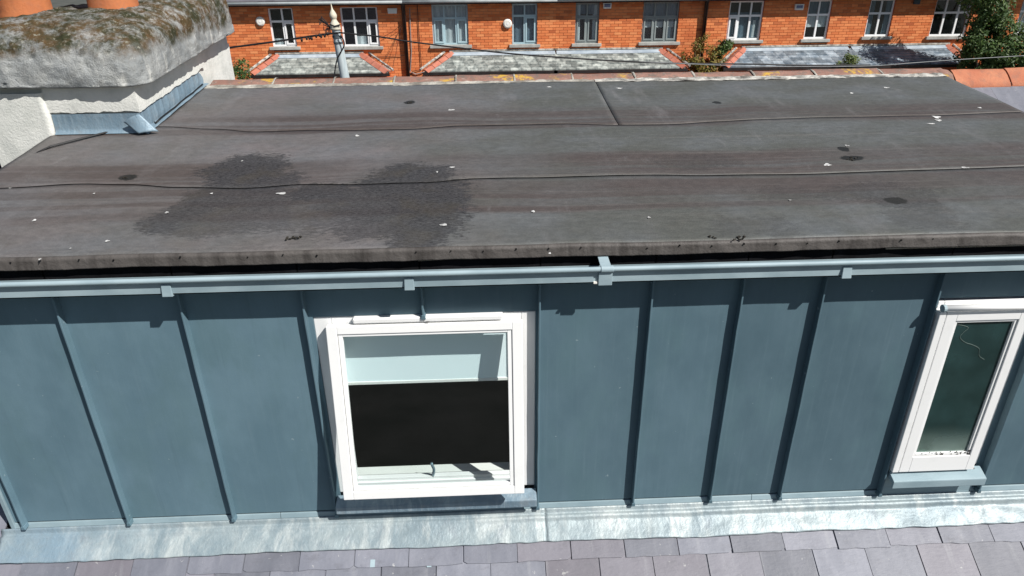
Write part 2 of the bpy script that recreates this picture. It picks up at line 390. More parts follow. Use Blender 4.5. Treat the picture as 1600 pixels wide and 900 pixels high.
def mk_slate():
    t = NT('purple_slate'); v = t.coord((1, 1, 1), True)
    f = t.ramp(t.noise(t.vmath('MULTIPLY', v, (2.2, 0.7, 1)), 4, 6, 0.6), 0.3, 0.7)
    c = t.mix(f, (0.150, 0.157, 0.188), (0.200, 0.206, 0.240))
    g = t.math('MULTIPLY_ADD', t.rand(), 0.5); g.node.inputs[2].default_value = 0.74
    c = t.mix(1.0, c, g, 'MULTIPLY')
    wr = t.ramp(t.math('FRACT', t.math('MULTIPLY', t.rand(), 7.31)), 0.62, 0.9)
    c = t.mix(t.math('MULTIPLY', wr, 0.45), c, (0.165, 0.140, 0.155))
    st = t.ramp(t.noise(t.vmath('MULTIPLY', v, (14, 1.5, 1)), 1.2, 4, 0.6), 0.55, 0.8)
    c = t.mix(t.math('MULTIPLY', st, 0.42), c, (0.33, 0.335, 0.35))
    dkp = t.ramp(t.noise(t.vmath('MULTIPLY', v, (1, 1.6, 1)), 9, 6, 0.7), 0.52, 0.72)
    c = t.mix(t.math('MULTIPLY', dkp, 0.4), c, (0.105, 0.105, 0.12))
    lc = t.ramp(t.noise(v, 26, 4, 0.65), 0.66, 0.73)
    c = t.mix(t.math('MULTIPLY', lc, 0.55), c, (0.5, 0.5, 0.48))
    t.bump(t.noise(t.vmath('MULTIPLY', v, (1, 2, 1)), 30, 5, 0.65), 0.35, 0.006)
    return t.done(c, 0.55, 0, 0.4)
SLATE = mk_slate()
SLATE_EDGE = plain('slate_backing', (0.012, 0.012, 0.014), (0.025, 0.025, 0.028), 9, 0.9)
SLATE_PLAIN = plain('slate_plain', (0.16, 0.15, 0.175), (0.22, 0.21, 0.235), 6, 0.6)

def mk_cap():
    t = NT('lichen_concrete'); v = t.coord()
    g = t.n('ShaderNodeNewGeometry'); sn = t.n('ShaderNodeSeparateXYZ'); t.l(g.outputs['True Normal'], sn.inputs[0])
    sp = t.n('ShaderNodeSeparateXYZ'); t.l(t.tc.outputs['Object'], sp.inputs[0])
    c = t.mix(t.ramp(t.noise(v, 4, 6, 0.65), 0.35, 0.68), (0.25, 0.265, 0.268), (0.44, 0.45, 0.44))
    wt = t.ramp(t.noise(t.coord((3, 6, 1.2)), 2.2, 6, 0.65), 0.5, 0.72)
    ri = t.ramp(sp.outputs[0], -2.55, -2.15, 0.35, 0.85)
    c = t.mix(t.math('MULTIPLY', wt, ri), c, (0.64, 0.64, 0.60))
    mid = t.ramp(t.math('ADD', sp.outputs[2], t.math('MULTIPLY', t.noise(v, 5, 6, 0.7), 0.14)), 6.46, 6.53)
    blk = t.ramp(t.noise(v, 16, 7, 0.78), 0.46, 0.60)
    c = t.mix(t.math('MULTIPLY', blk, t.ramp(mid, 0, 1, 0.25, 0.85)), c, (0.085, 0.085, 0.07))
    lich = t.ramp(t.noise(v, 44, 5, 0.7), 0.60, 0.68)
    c = t.mix(t.math('MULTIPLY', lich, 0.55), c, (0.62, 0.62, 0.57))
    drk = t.ramp(t.noise(v, 58, 5, 0.72), 0.60, 0.70)
    c = t.mix(t.math('MULTIPLY', drk, 0.5), c, (0.07, 0.07, 0.065))
    top = t.ramp(t.math('ADD', sp.outputs[2], t.math('MULTIPLY', t.noise(v, 3.2, 6, 0.7), 0.26)), 6.50, 6.60)
    ln = t.ramp(t.noise(v, 9, 6, 0.72), 0.36, 0.56)
    moss = t.mix(t.ramp(t.noise(v, 6, 5, 0.65), 0.38, 0.62), (0.036, 0.038, 0.018), (0.10, 0.062, 0.028))
    moss = t.mix(t.ramp(t.noise(v, 34, 5, 0.7), 0.54, 0.70), moss, (0.26, 0.25, 0.20))
    c = t.mix(t.math('MULTIPLY', top, t.math('MULTIPLY_ADD', ln, 0.75)), c, moss)
    for nd in t.t.nodes:
        if nd.type == 'MATH' and nd.operation == 'MULTIPLY_ADD' and not nd.inputs[2].is_linked: nd.inputs[2].default_value = 0.25
    t.bump(t.math('ADD', t.noise(v, 28, 7, 0.75), t.math('MULTIPLY', t.noise(v, 110, 3, 0.6), 0.4)), 0.8, 0.02)
    return t.done(c, 0.9, 0, 0.2)
CAPM = mk_cap()
def mk_render():
    t = NT('painted_render'); v = t.coord()
    c = t.mix(t.ramp(t.noise(v, 6, 6, 0.65), 0.4, 0.72), (0.70, 0.70, 0.655), (0.56, 0.57, 0.53))
    c = t.mix(t.math('MULTIPLY', t.ramp(t.noise(v, 40, 5, 0.7), 0.64, 0.76), 0.4), c, (0.35, 0.34, 0.31))
    t.bump(t.noise(v, 60, 5, 0.7), 0.45, 0.012)
    return t.done(c, 0.85, 0, 0.2)
RENDER = mk_render()
def mk_terra(name, a, b, dirt, lichen=0.0):
    t = NT(name); v = t.coord((1, 1, 1), True)
    c = t.mix(t.ramp(t.noise(v, 5, 6, 0.6), 0.35, 0.68), a, b)
    c = t.mix(t.math('MULTIPLY', t.ramp(t.noise(v, 14, 6, 0.7), 0.46, 0.66), dirt), c, (0.15, 0.125, 0.105))
    if lichen:
        mk = t.math('MULTIPLY', t.ramp(t.noise(v, 3.3, 3, 0.6), 0.55, 0.64), t.ramp(t.noise(v, 24, 4, 0.6), 0.42, 0.56))
        c = t.mix(t.math('MULTIPLY', mk, lichen), c, (0.55, 0.34, 0.05))
        c = t.mix(t.math('MULTIPLY', t.ramp(t.noise(v, 30, 5, 0.7), 0.60, 0.70), 0.6), c, (0.42, 0.38, 0.34))
    t.bump(t.noise(v, 45, 5, 0.7), 0.5, 0.01)
    return t.done(c, 0.8, 0, 0.25)
TERRA = mk_terra('terracotta', (0.36, 0.115, 0.045), (0.45, 0.155, 0.06), 0.15)
RIDGE = mk_terra('old_ridge_clay', (0.23, 0.125, 0.098), (0.32, 0.18, 0.14), 0.85, 0.9)
RIDGE_RED = mk_terra('red_ridge_clay', (0.42, 0.145, 0.08), (0.50, 0.20, 0.11), 0.3)
HIP = mk_terra('hip_clay', (0.40, 0.13, 0.085), (0.48, 0.18, 0.12), 0.3)
MORTAR = plain('old_mortar', (0.15, 0.135, 0.115), (0.44, 0.42, 0.37), 9, 0.9, bump=0.6, bscale=30, bd=0.02)

MORTAR_PALE = plain('pale_mortar', (0.10, 0.095, 0.085), (0.56, 0.54, 0.49), 11, 0.9, bump=0.6, bscale=30, bd=0.02)
def mk_brick():
    t = NT('red_brick'); v = t.coord(); r = t.island()
    c = t.mix(r, (0.62, 0.165, 0.056), (0.80, 0.275, 0.105))
    f2 = t.ramp(t.math('FRACT', t.math('MULTIPLY', r, 13.7)), 0.78, 0.98)
    c = t.mix(t.math('MULTIPLY', f2, 0.55), c, (0.82, 0.34, 0.14))
    f3 = t.ramp(t.math('FRACT', t.math('MULTIPLY', r, 29.3)), 0.86, 1.0)
    c = t.mix(t.math('MULTIPLY', f3, 0.6), c, (0.27, 0.07, 0.035))
    c = t.mix(t.math('MULTIPLY', t.ramp(t.noise(v, 1.3, 5, 0.6), 0.42, 0.72), 0.3), c, (0.36, 0.09, 0.04))
    return t.done(c, 0.85, 0, 0.15)
BRICK = mk_brick()
BMORT = plain('brick_mortar', (0.42, 0.19, 0.10), (0.50, 0.24, 0.13), 8, 0.9)
BPLAIN = plain('brick_plain', (0.48, 0.11, 0.04), (0.58, 0.14, 0.05), 10, 0.9)
FAR_SLATE = plain('mossy_slate', (0.11, 0.125, 0.12), (0.36, 0.38, 0.35), 7, 0.75, isl=0.8, stretch=(1, 1, 1))
FAR_SLATE_B = plain('blue_slate', (0.09, 0.12, 0.15), (0.29, 0.33, 0.36), 5, 0.6, isl=0.8)
FAR_LEAD = plain('bay_lead', (0.26, 0.31, 0.36), (0.42, 0.48, 0.52), 3, 0.55)
SILL = plain('stone_sill', (0.30, 0.30, 0.28), (0.42, 0.42, 0.39), 6, 0.8)
F_WHITE = plain('upvc_white', (0.82, 0.83, 0.83), (0.87, 0.87, 0.87), 3, 0.4)
F_BLUE = plain('upvc_pale_blue', (0.36, 0.50, 0.55), (0.42, 0.56, 0.60), 3, 0.45)
F_GREY = plain('frame_grey', (0.20, 0.235, 0.235), (0.26, 0.29, 0.285), 3, 0.5)
F_DARK = plain('frame_dark', (0.06, 0.075, 0.085), (0.08, 0.10, 0.11), 3, 0.5)
CURTAIN = plain('curtain_white', (0.52, 0.58, 0.58), (0.74, 0.78, 0.77), 2.0, 0.9, stretch=(9, 1, 0.4))
BLUEDK = plain('blind_blue', (0.10, 0.16, 0.20), (0.14, 0.20, 0.24), 3, 0.9)
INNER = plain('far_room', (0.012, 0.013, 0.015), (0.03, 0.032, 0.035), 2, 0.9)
PIPE = plain('black_pipe', (0.012, 0.010, 0.010), (0.03, 0.022, 0.02), 6, 0.5)
CABLE = plain('black_cable', (0.008, 0.008, 0.009), (0.016, 0.016, 0.017), 9, 0.5)
CABLE_G = plain('grey_cable', (0.20, 0.21, 0.21), (0.28, 0.29, 0.29), 9, 0.5)
POLE = plain('pole_paint', (0.34, 0.40, 0.42), (0.46, 0.52, 0.53), 6, 0.5, stretch=(3, 3, 0.6))
CREAM = plain('finial_cream', (0.50, 0.47, 0.36), (0.62, 0.58, 0.46), 12, 0.6)
EAVE = plain('eave_gutter_grey', (0.30, 0.33, 0.33), (0.40, 0.43, 0.43), 4, 0.5)
SOFFIT = plain('soffit_black', (0.008, 0.008, 0.008), (0.015, 0.015, 0.015), 4, 0.7)
DROP = plain('chalk_white', (0.22, 0.215, 0.21), (0.72, 0.72, 0.70), 38, 0.9)
PLASTIC = plain('white_plastic', (0.74, 0.72, 0.66), (0.80, 0.78, 0.72), 6, 0.45)
BLUEPRINT = plain('blue_print', (0.03, 0.06, 0.22), (0.05, 0.08, 0.26), 6, 0.5)
def mk_leaf(name, a, b, c3):
    t = NT(name); r = t.island()
    c = t.mix(r, a, b)
    f2 = t.ramp(t.math('FRACT', t.math('MULTIPLY', r, 17.3)), 0.75, 0.95)
    c = t.mix(f2, c, c3)
    t.b.inputs['Subsurface Weight'].default_value = 0.0
    tl = t.n('ShaderNodeBsdfTranslucent'); t.l(c, tl.inputs[0])
    mx = t.n('ShaderNodeMixShader'); mx.inputs[0].default_value = 0.3
    t.done(c, 0.5, 0, 0.35)
    t.l(t.b.outputs[0], mx.inputs[1]); t.l(tl.outputs[0], mx.inputs[2]); t.l(mx.outputs[0], t.out.inputs[0])
    return t.m
LEAF = mk_leaf('leaf_green', (0.035, 0.075, 0.018), (0.075, 0.13, 0.03), (0.12, 0.17, 0.045))
LEAF_P = mk_leaf('leaf_pale', (0.10, 0.15, 0.04), (0.17, 0.22, 0.07), (0.25, 0.27, 0.12))
LEAF_Y = mk_leaf('leaf_autumn', (0.12, 0.14, 0.025), (0.27, 0.19, 0.045), (0.30, 0.13, 0.045))
BARK = plain('bark', (0.06, 0.045, 0.03), (0.11, 0.085, 0.06), 14, 0.9, bump=0.5)
ASPH = plain('asphalt', (0.045, 0.045, 0.047), (0.06, 0.06, 0.062), 5, 0.9, bump=0.3)
PAVE = plain('paving', (0.22, 0.22, 0.21), (0.28, 0.28, 0.27), 3, 0.85)
GROUND = plain('yard_ground', (0.05, 0.055, 0.045), (0.09, 0.09, 0.08), 0.6, 0.95)

# ------------------------------------------------------------------ ground, road, pavement
MB().quad((-300, -300, 0), (300, -300, 0), (300, 300, 0), (-300, 300, 0)).build('ground', GROUND, kind='structure')
MB().box(-120, 120, 13.6, 18.2, -0.1, 0.006).build('road', ASPH, kind='structure')
MB().box(-120, 120, 11.2, 13.6, -0.1, 0.125).build('pavement', PAVE, kind='structure', bevel=0.02)
MB().box(-120, 120, 18.2, 19.9, -0.1, 0.125).build('pavement', PAVE, kind='structure', bevel=0.02)

# ================================================================== THE HOUSE
H = thing('terraced_house', 'slate roofed house with grey zinc clad dormer, white windows and dark felt flat roof', 'house', (0.5, 6.0, 0))
FY = 3.0                                   # face of the dormer
XL, XR = -2.675, 3.62
# walls and the parts of the main roof that are not replaced by the dormer
for ya_, yb2 in ((0.9, 1.1), (11.0, 11.195)): MB().box(-8, 9, ya_, yb2, 0.007, 2.6).build('wall', RENDER, H)
def slope(x0, x1, y0, y1, off=-0.012):
    b = MB(); t_ = 0.06
    b.hexa([(x0, y0, zm(y0) + off - t_), (x1, y0, zm(y0) + off - t_), (x1, y1, zm(y1) + off - t_), (x0, y1, zm(y1) + off - t_),
            (x0, y0, zm(y0) + off), (x1, y0, zm(y0) + off), (x1, y1, zm(y1) + off), (x0, y1, zm(y1) + off)])
    return b
RIDGE_Y = 6.05
mr = slope(-8, 9, 0.55, 2.99); mr.add(*(lambda q: (q.v, q.f))(slope(-8, XL - 0.01, 2.99, RIDGE_Y))); mr.add(*(lambda q: (q.v, q.f))(slope(XR + 0.01, 9, 2.99, RIDGE_Y)))
MAIN = mr.build('main_roof', SLATE_EDGE, H)
zr = zm(RIDGE_Y) - 0.012
bk = MB(); bk.hexa([(-8, RIDGE_Y, zr - .06), (9, RIDGE_Y, zr - .06), (9, 11.5, zr - .06 - MS * 5.45), (-8, 11.5, zr - .06 - MS * 5.45), (-8, RIDGE_Y, zr), (9, RIDGE_Y, zr), (9, 11.5, zr - MS * 5.45), (-8, 11.5, zr - MS * 5.45)])
bk.build('rear_roof', SLATE_PLAIN, H)

# slates ------------------------------------------------------------
SL_L, SL_W, SL_T, GAUGE = 0.46, 0.296, 0.009, 0.205
def slate_mesh(seed):
    rnd = random.Random(seed); b = MB()
    n = 6; tail = [(-SL_W / 2 + SL_W * i / n, rnd.uniform(-0.004, 0.004)) for i in range(n + 1)]
    if seed % 3 == 0: tail[0] = (tail[0][0], 0.012); tail[1] = (tail[1][0] - .03, 0.002)
    if seed % 4 == 1: tail[-1] = (tail[-1][0], 0.016); tail[-2] = (tail[-2][0] + 0.03, 0.001)
    top = [(SL_W / 2, SL_L), (-SL_W / 2, SL_L)]
    out = tail + top; k = len(out)
    vs = [(x, y, 0) for x, y in out] + [(x, y, SL_T) for x, y in out]
    fs = [tuple(range(k - 1, -1, -1)), tuple(range(k, 2 * k))] + [(i, (i + 1) % k, k + (i + 1) % k, k + i) for i in range(k)]
    b.add(vs, fs)
    me = bpy.data.meshes.new('slate'); me.from_pydata(b.v, [], b.f); me.materials.append(SLATE); me.update(); return me
SLM = [slate_mesh(i) for i in range(8)]
ca, sa = math.cos(R(32)), math.sin(R(32))
rs = random.Random(3)
ROW0 = onM(1000, 874)                       # tail line of the first full course under the apron
XJ = onM(892, 861).x                        # a joint of that course
def put_slate(x, ydist):
    """x of the slate's middle, distance of the tail up the slope from ROW0"""
    y = ROW0.y + ydist * ca; z = zm(y)
    o = bpy.data.objects.new('slate', rs.choice(SLM)); COL.objects.link(o)
    tilt = 32 - math.degrees(math.atan2(2 * SL_T, SL_L)) * 1.0
    o.location = (x + rs.uniform(-.002, .002), y + rs.uniform(-.004, .004), z + SL_T * 2.0 + 0.002)
    o.rotation_euler = (R(tilt + rs.uniform(-.25, .25)), R(rs.uniform(-.3, .3)), R(rs.uniform(-.5, .5)))
    adopt(o, MAIN)
    return o
for row in range(-3, 1):
    for k in range(-10, 11):
        off = 0.5 if row % 2 == 0 else 0.0
        x = XJ + (k + off) * 0.302
        if -3.2 < x < 3.3: put_slate(x, row * GAUGE)
for row in range(1, 17):                    # beside the dormer, left and right
    for k in range(-12, 17):
        off = 0.5 if row % 2 == 0 else 0.0
        x = XJ + (k + off) * 0.302
        y = ROW0.y + row * GAUGE * ca
        if y > RIDGE_Y - 0.28 or y < 2.9: continue
        if (XL - 0.62 < x < XL - 0.16 and y < 3.6) or (x > XR + 0.17 and x < 5.1 and y > 4.6): put_slate(x, row * GAUGE)
for (px, py) in ((483, 889), (583, 886), (671, 886)):
    p = onM(px, py)
    MB().obox(Vector((p.x, p.y, p.z + 0.028)), 0.013, 0.02, 0.0015, Matrix.Rotation(R(31), 3, 'X')).build('slate_clip', ZGUT, MAIN)

# lead apron --------------------------------------------------------
def apron(u0, u1, name):
    def fn(u, v):
        x = u0 + (u1 - u0) * u
        wv = noise.noise(Vector((x * 4, 3.1, v * 2))) ; w2 = noise.noise(Vector((x * 13, 7.7, v * 3))); w3 = noise.noise(Vector((x * 1.2, 0.3, 0)))
        tail = 2.842 + 0.008 * w3 + 0.004 * w2
        if v < 0.16:                                      # little upstand against the drip trim
            k = v / 0.16; y = FY - 0.012 - 0.012 * k; z = 4.105 - 0.035 * k
        else:
            k = (v - 0.16) / 0.84; y = FY - 0.024 + (tail - FY + 0.024) * k
            z = 4.07 + (zm(tail) + 0.040 - 4.07) * k
            roll = math.exp(-((k - 0.13) / 0.085) ** 2) * (0.006 + 0.020 * max(0, min(1, (x + 0.2) / 1.6))) * (1 + .35 * w3)
            z += roll + 0.006 * wv * min(1, k * 3) + 0.0045 * w2 * min(1, k * 3) * (1 - 0.3 * k); y -= roll * 0.5
        return (x, y, z)
    b = MB(); n = int((u1 - u0) / 0.02); b.grid(fn, n, 22)
    o = b.build(name, LEAD, H, smooth=True)
    md = o.modifiers.new('thick', 'SOLIDIFY'); md.thickness = 0.004; md.offset = -1
    return o
apron(-2.74, 0.30, 'lead_apron'); apron(0.296, 3.75, 'lead_apron')

# dormer cladding ---------------------------------------------------
SEAMS = [-2.60, -2.027, -1.452, -0.879, 0.255, 0.802, 1.248, 1.655, 2.242, 2.83, 3.40]
ZB, ZT = 4.142, 5.70
def panel(x0, x1, z0, z1, s=0):
    def fn(u, v):
        x = x0 + (x1 - x0) * u; z = z0 + (z1 - z0) * v
        e = min(1, 6 * min(u, 1 - u)) * min(1, 8 * min(v, 1 - v))
        d = 0.0028 * noise.noise(Vector((x * 2.2, s * 3.3, z * 1.6))) + 0.0010 * noise.noise(Vector((x * 7, s, z * 4)))
        return (x, FY - (0.0015 + d) * e, z)
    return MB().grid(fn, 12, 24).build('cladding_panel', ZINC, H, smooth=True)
full = [(XL, -2.60), (-2.60, -2.027), (-2.027, -1.452), (-1.452, -0.879), (0.255, 0.802), (0.802, 1.248), (1.248, 1.655), (1.655, 2.242), (2.83, 3.40), (3.40, XR)]
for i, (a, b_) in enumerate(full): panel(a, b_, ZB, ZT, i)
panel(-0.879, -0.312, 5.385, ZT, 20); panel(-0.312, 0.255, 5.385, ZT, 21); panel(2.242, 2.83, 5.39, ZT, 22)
MB().box(-0.879, -0.852, FY - 0.001, FY + .02, ZB, 5.385).build('cladding_panel', ZINC, H)
MB().box(0.238, 0.255, FY - 0.001, FY + .02, ZB, 5.385).build('cladding_panel', ZINC, H)
MB().box(2.242, 2.256, FY - 0.001, FY + .02, ZB, 5.39).build('cladding_panel', ZINC, H)
MB().box(2.788, 2.83, FY - 0.001, FY + .02, ZB, 5.39).build('cladding_panel', ZINC, H)
def seam(x, z0, z1):
    rr = random.Random(int(x * 1000)); n = 14; b = MB(); p = 0.038; hw = 0.0058
    secs = []
    for i in range(n + 1):
        z = z0 + (z1 - z0) * i / n; dx = rr.uniform(-.0012, .0012)
        secs.append([(x + dx - hw, FY + .004, z), (x + dx - hw * 0.8, FY - p, z), (x + dx + hw * 0.8, FY - p, z), (x + dx + hw, FY + .004, z)])
    vs = [q for s_ in secs for q in s_]
    fs = [(4 * i + k, 4 * i + (k + 1) % 4, 4 * (i + 1) + (k + 1) % 4, 4 * (i + 1) + k) for i in range(n) for k in range(4)] + [(0, 1, 2, 3), tuple(4 * n + k for k in range(4))]
    b.add(vs, fs)
    b.hexa([(x - .012, FY - p - .002, z0 - .012), (x + .012, FY - p - .002, z0 - .012), (x + .012, FY, z0 - .012), (x - .012, FY, z0 - .012),
            (x - .008, FY - p - .003, z0 + .012), (x + .008, FY - p - .003, z0 + .012), (x + .008, FY, z0 + .012), (x - .008, FY, z0 + .012)])
    return b.build('standing_seam', ZINC, H, bevel=0.002)
for x in SEAMS: seam(x, ZB - 0.012, ZT)
seam(-0.312, 5.385, ZT)
# corner trim, cheek, drip trim
MB().box(XL - 0.012, XL + 0.012, FY - 0.012, FY + 0.03, 4.09, ZT).build('corner_trim', ZTRIM, H, bevel=0.003)
ck = MB(); ck.add([(XL, FY + .03, zm(3.03)), (XL, RIDGE_Y, zm(RIDGE_Y)), (XL, RIDGE_Y, 5.95), (XL, FY + .03, 5.70)], [(0, 1, 2, 3)])
ck.add([(XR, FY + .03, zm(3.03)), (XR, RIDGE_Y, zm(RIDGE_Y)), (XR, RIDGE_Y, 5.95), (XR, FY + .03, 5.70)], [(0, 1, 2, 3)]); ck.build('cheek_panel', ZINC, H)
def strip(x0, x1):
    prof = [(FY - .001, 4.133), (FY - .003, 4.131), (FY - .010, 4.104), (FY + .006, 4.098), (FY + .006, 4.133)]
    MB().prism_x(prof, x0, x1).build('drip_trim', ZTRIM, H)
MB().box(XL, XR, FY + .0065, FY + .014, 4.09, 4.16).build('sheathing', GAP, H)
cuts = [XL - .01, -1.2, -0.882, 0.262, 1.50, 2.25, 2.832, XR]
for i in range(len(cuts) - 1): strip(cuts[i] + 0.0015, cuts[i + 1] - 0.0015)

# rooms behind the windows -----------------------------------------
def room(x0, x1, y0, y1, z0, z1, mat):
    P = [(x0, y0, z0), (x1, y0, z0), (x1, y1, z0), (x0, y1, z0), (x0, y0, z1), (x1, y0, z1), (x1, y1, z1), (x0, y1, z1)]
    return MB().add(P, [(0, 1, 2, 3), (4, 5, 6, 7), (1, 2, 6, 5), (2, 3, 7, 6), (3, 0, 4, 7)]).build('room_shell', mat, H)
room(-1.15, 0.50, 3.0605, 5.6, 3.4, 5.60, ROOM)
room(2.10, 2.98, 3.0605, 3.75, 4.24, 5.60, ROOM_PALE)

def frame_bm(x0, x1, z0, z1, y0, y1, wl, wr, wt, wb, b=None):
    b = b or MB()
    b.box(x0, x0 + wl, y0, y1, z0, z1); b.box(x1 - wr, x1, y0, y1, z0, z1)
    b.box(x0 + wl, x1 - wr, y0, y1, z1 - wt, z1); b.box(x0 + wl, x1 - wr, y0, y1, z0, z0 + wb)
    return b

# --- window 1 : top hung, pushed open at the bottom
wx0, wx1, wz0, wz1 = -0.852, 0.238, 4.262, 5.378
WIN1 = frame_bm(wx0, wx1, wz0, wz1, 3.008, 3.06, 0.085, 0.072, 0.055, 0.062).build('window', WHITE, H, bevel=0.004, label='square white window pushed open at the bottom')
# rebate step and inner board
frame_bm(wx0 + .086, wx1 - .073, wz0 + .063, wz1 - .056, 3.02, 3.05, .018, .018, .018, .018).build('rebate', WHITE, WIN1, bevel=0.002)
MB().box(wx0 + .05, wx1 - .05, 3.062, 3.15, 4.285, 4.316).build('inner_board', WHITE_CLEAN, WIN1, bevel=0.004)
MB().box(wx0 + .05, wx1 - .05, 3.062, 3.07, 4.317, 4.327).build('gasket', SEAL, WIN1)
# sash group built around its hinge and swung by its own angle
HINGE = Vector((0, 2.992, 5.345)); ANG = R(8.0)
RM = Matrix.Rotation(-ANG, 4, 'X')
def swing(b):
    b.v = [tuple(HINGE + (RM.to_3x3() @ (Vector(p) - HINGE))) for p in b.v]; return b
sx0, sx1, sz0, sz1 = -0.786, 0.170, 4.362, 5.345
sa_ = frame_bm(sx0, sx1, sz0, sz1, 2.957, 2.995, 0.052, 0.052, 0.042, 0.048)
SASH = swing(sa_).build('sash', WHITE, WIN1, bevel=0.003)
bd = frame_bm(sx0 + .0545, sx1 - .0545, sz0 + .0505, sz1 - .0445, 2.963, 2.990, 0.021, 0.021, 0.012, 0.018)
swing(bd).build('glazing_bead', WHITE, WIN1, bevel=0.002)
gk = frame_bm(sx0 + .051, sx1 - .051, sz0 + .047, sz1 - .041, 2.966, 2.985, 0.004, 0.004, 0.004, 0.004)
swing(gk).build('gasket', SEAL, WIN1)
gl = MB().box(sx0 + .068, sx1 - .068, 2.974, 2.980, sz0 + .062, sz1 - .052)
swing(gl).build('pane', GLASS, WIN1)
tv = MB().box(-0.655, 0.075, 2.968, 3.007, 5.356, 5.383); tv.build('trickle_vent', WHITE, WIN1, bevel=0.006)
MB().box(-0.30, -0.285, 2.963, 2.969, 5.356, 5.363).build('vent_latch', SEAL, WIN1)
st = MB().tube([(-0.330, 3.03, 4.322), (-0.329, 3.025, 4.35), (-0.322, 3.015, 4.38), (-0.320, 3.005, 4.41), (-0.328, 3.0, 4.44), (-0.330, 2.998, 4.455)], 0.0085, 6)
st.build('window_stay', STEEL, WIN1, smooth=True)
def sill(x0, x1, zt, depth, lbl=None, parent=None):
    y0 = FY - depth
    prof = [(FY - .01, zt), (y0, zt - 0.028), (y0 - .002, zt - .034), (y0 - .002, zt - 0.078), (y0 + .012, zt - 0.080), (y0 + .014, zt - .05), (FY - .003, zt - .045)]
    MB().prism_x(prof, x0, x1).build('sill', LEAD_BLUE if parent == WIN1 else ZTRIM, parent, bevel=0.003)
sill(-0.866, 0.246, 4.258, 0.075, None, WIN1)
MB().box(-0.866, 0.246, FY - .008, FY + .01, 4.10, 4.215).build('under_sill_trim', ZTRIM, WIN1)

# roller blind inside
BL = thing('roller_blind', 'pale roller blind half drawn behind the open square window', 'blind', (-0.31, 3.10, 5.33))
MB().grid(lambda u, v: (-0.80 + 0.98 * u, 3.066 + 0.001 * math.sin(u * 9), 4.955 + 0.39 * v), 10, 4).build('fabric', BLIND, BL)
MB().box(-0.80, 0.18, 3.0625, 3.072, 4.938, 4.957).build('bottom_bar', WHITE_CLEAN, BL, bevel=0.003)
MB().tube([(-0.81, 3.085, 5.36), (0.19, 3.085, 5.36)], 0.016, 12).build('roller', WHITE_CLEAN, BL, smooth=True)

# --- window 2 : narrow, closed, green tinted glass
vx0, vx1, vz0, vz1 = 2.276, 2.788, 4.300, 5.372
WIN2 = frame_bm(vx0, vx1, vz0, vz1, 3.002, 3.06, 0.032, 0.06, 0.05, 0.045).build('window', WHITE, H, bevel=0.004, label='narrow white window with dark green glass, closed')
SX0, SX1 = 2.258, 2.728
frame_bm(SX0 + .038, SX1, 4.312, 5.338, 2.945, 3.0, 0.056, 0.048, 0.052, 0.105).build('sash', WHITE, WIN2, bevel=0.003)
MB().box(SX0, SX0 + .0345, 2.944, 3.0, 4.312, 5.338).build('sash_stop', WHITE, WIN2, bevel=0.003)
MB().box(SX0 + .0345, SX0 + .038, 2.950, 3.0, 4.312, 5.338).build('gasket', SEAL, WIN2)
frame_bm(2.3545, 2.6785, 4.4195, 5.284, 2.952, 2.99, 0.013, 0.013, 0.012, 0.016).build('glazing_bead', WHITE, WIN2, bevel=0.002)
frame_bm(2.3520, 2.6805, 4.417, 5.2865, 2.9535, 2.98, 0.0045, 0.0045, 0.0045, 0.0045).build('gasket', SEAL, WIN2)
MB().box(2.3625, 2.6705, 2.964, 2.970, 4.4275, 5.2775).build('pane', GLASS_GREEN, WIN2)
MB().tube([(2.262, 2.938, 5.366), (2.80, 2.938, 5.366)], 0.016, 12).build('trickle_vent', WHITE, WIN2, smooth=True)
MB().tube([(2.256, 2.938, 5.366), (2.270, 2.938, 5.366)], 0.020, 12).build('vent_end_cap', ZGUT, WIN2)
tp = [(1490, 507), (1502, 508), (1513, 512), (1506, 519), (1500, 527), (1508, 535), (1520, 539), (1530, 545), (1530, 556), (1540, 563)]
tr_ = []
for i in range(len(tp) - 1):
    q0, q1, q2, q3 = [onY(*tp[max(0, min(len(tp) - 1, i + d))], 2.9632) for d in (-1, 0, 1, 2)]
    for k in range(4):
        t_ = k / 4; tr_.append(0.5 * ((2 * q1) + (q2 - q0) * t_ + (2 * q0 - 5 * q1 + 4 * q2 - q3) * t_ ** 2 + (3 * q1 - q0 - 3 * q2 + q3) * t_ ** 3))
MB().tube(tr_, 0.0014, 5).build('cable_reflection', REFLECTION, WIN2)  # overhead cable's reflection in the glass, modelled as a thin grey tube
mo_ = MB(); rq = random.Random(21)
for k in range(34):
    u_ = rq.random(); xx_ = 2.672 - .30 * u_ ** 2.6; zz_ = 4.4355 + rq.uniform(-.012, .010) * (1.6 - u_)
    mo_.obox(Vector((xx_, 2.9505, zz_)), rq.uniform(.0015, .006) * (1.2 - u_ * .7), .0012, rq.uniform(.001, .0035), Matrix.Rotation(rq.uniform(-.4, .4), 3, 'Y'))
mo_.build('mould_specks', DIRT, WIN2, kind='stuff')
sill(2.262, 2.80, 4.300, 0.085, None, WIN2)
MB().box(vx0, vx1 - .03, FY - .030, FY - .012, 4.281, 4.2985).build('under_frame_strip', SEAL, WIN2)
MB().box(2.262, 2.80, FY - .008, FY + .01, 4.10, 4.256).build('under_sill_trim', ZTRIM, WIN2)

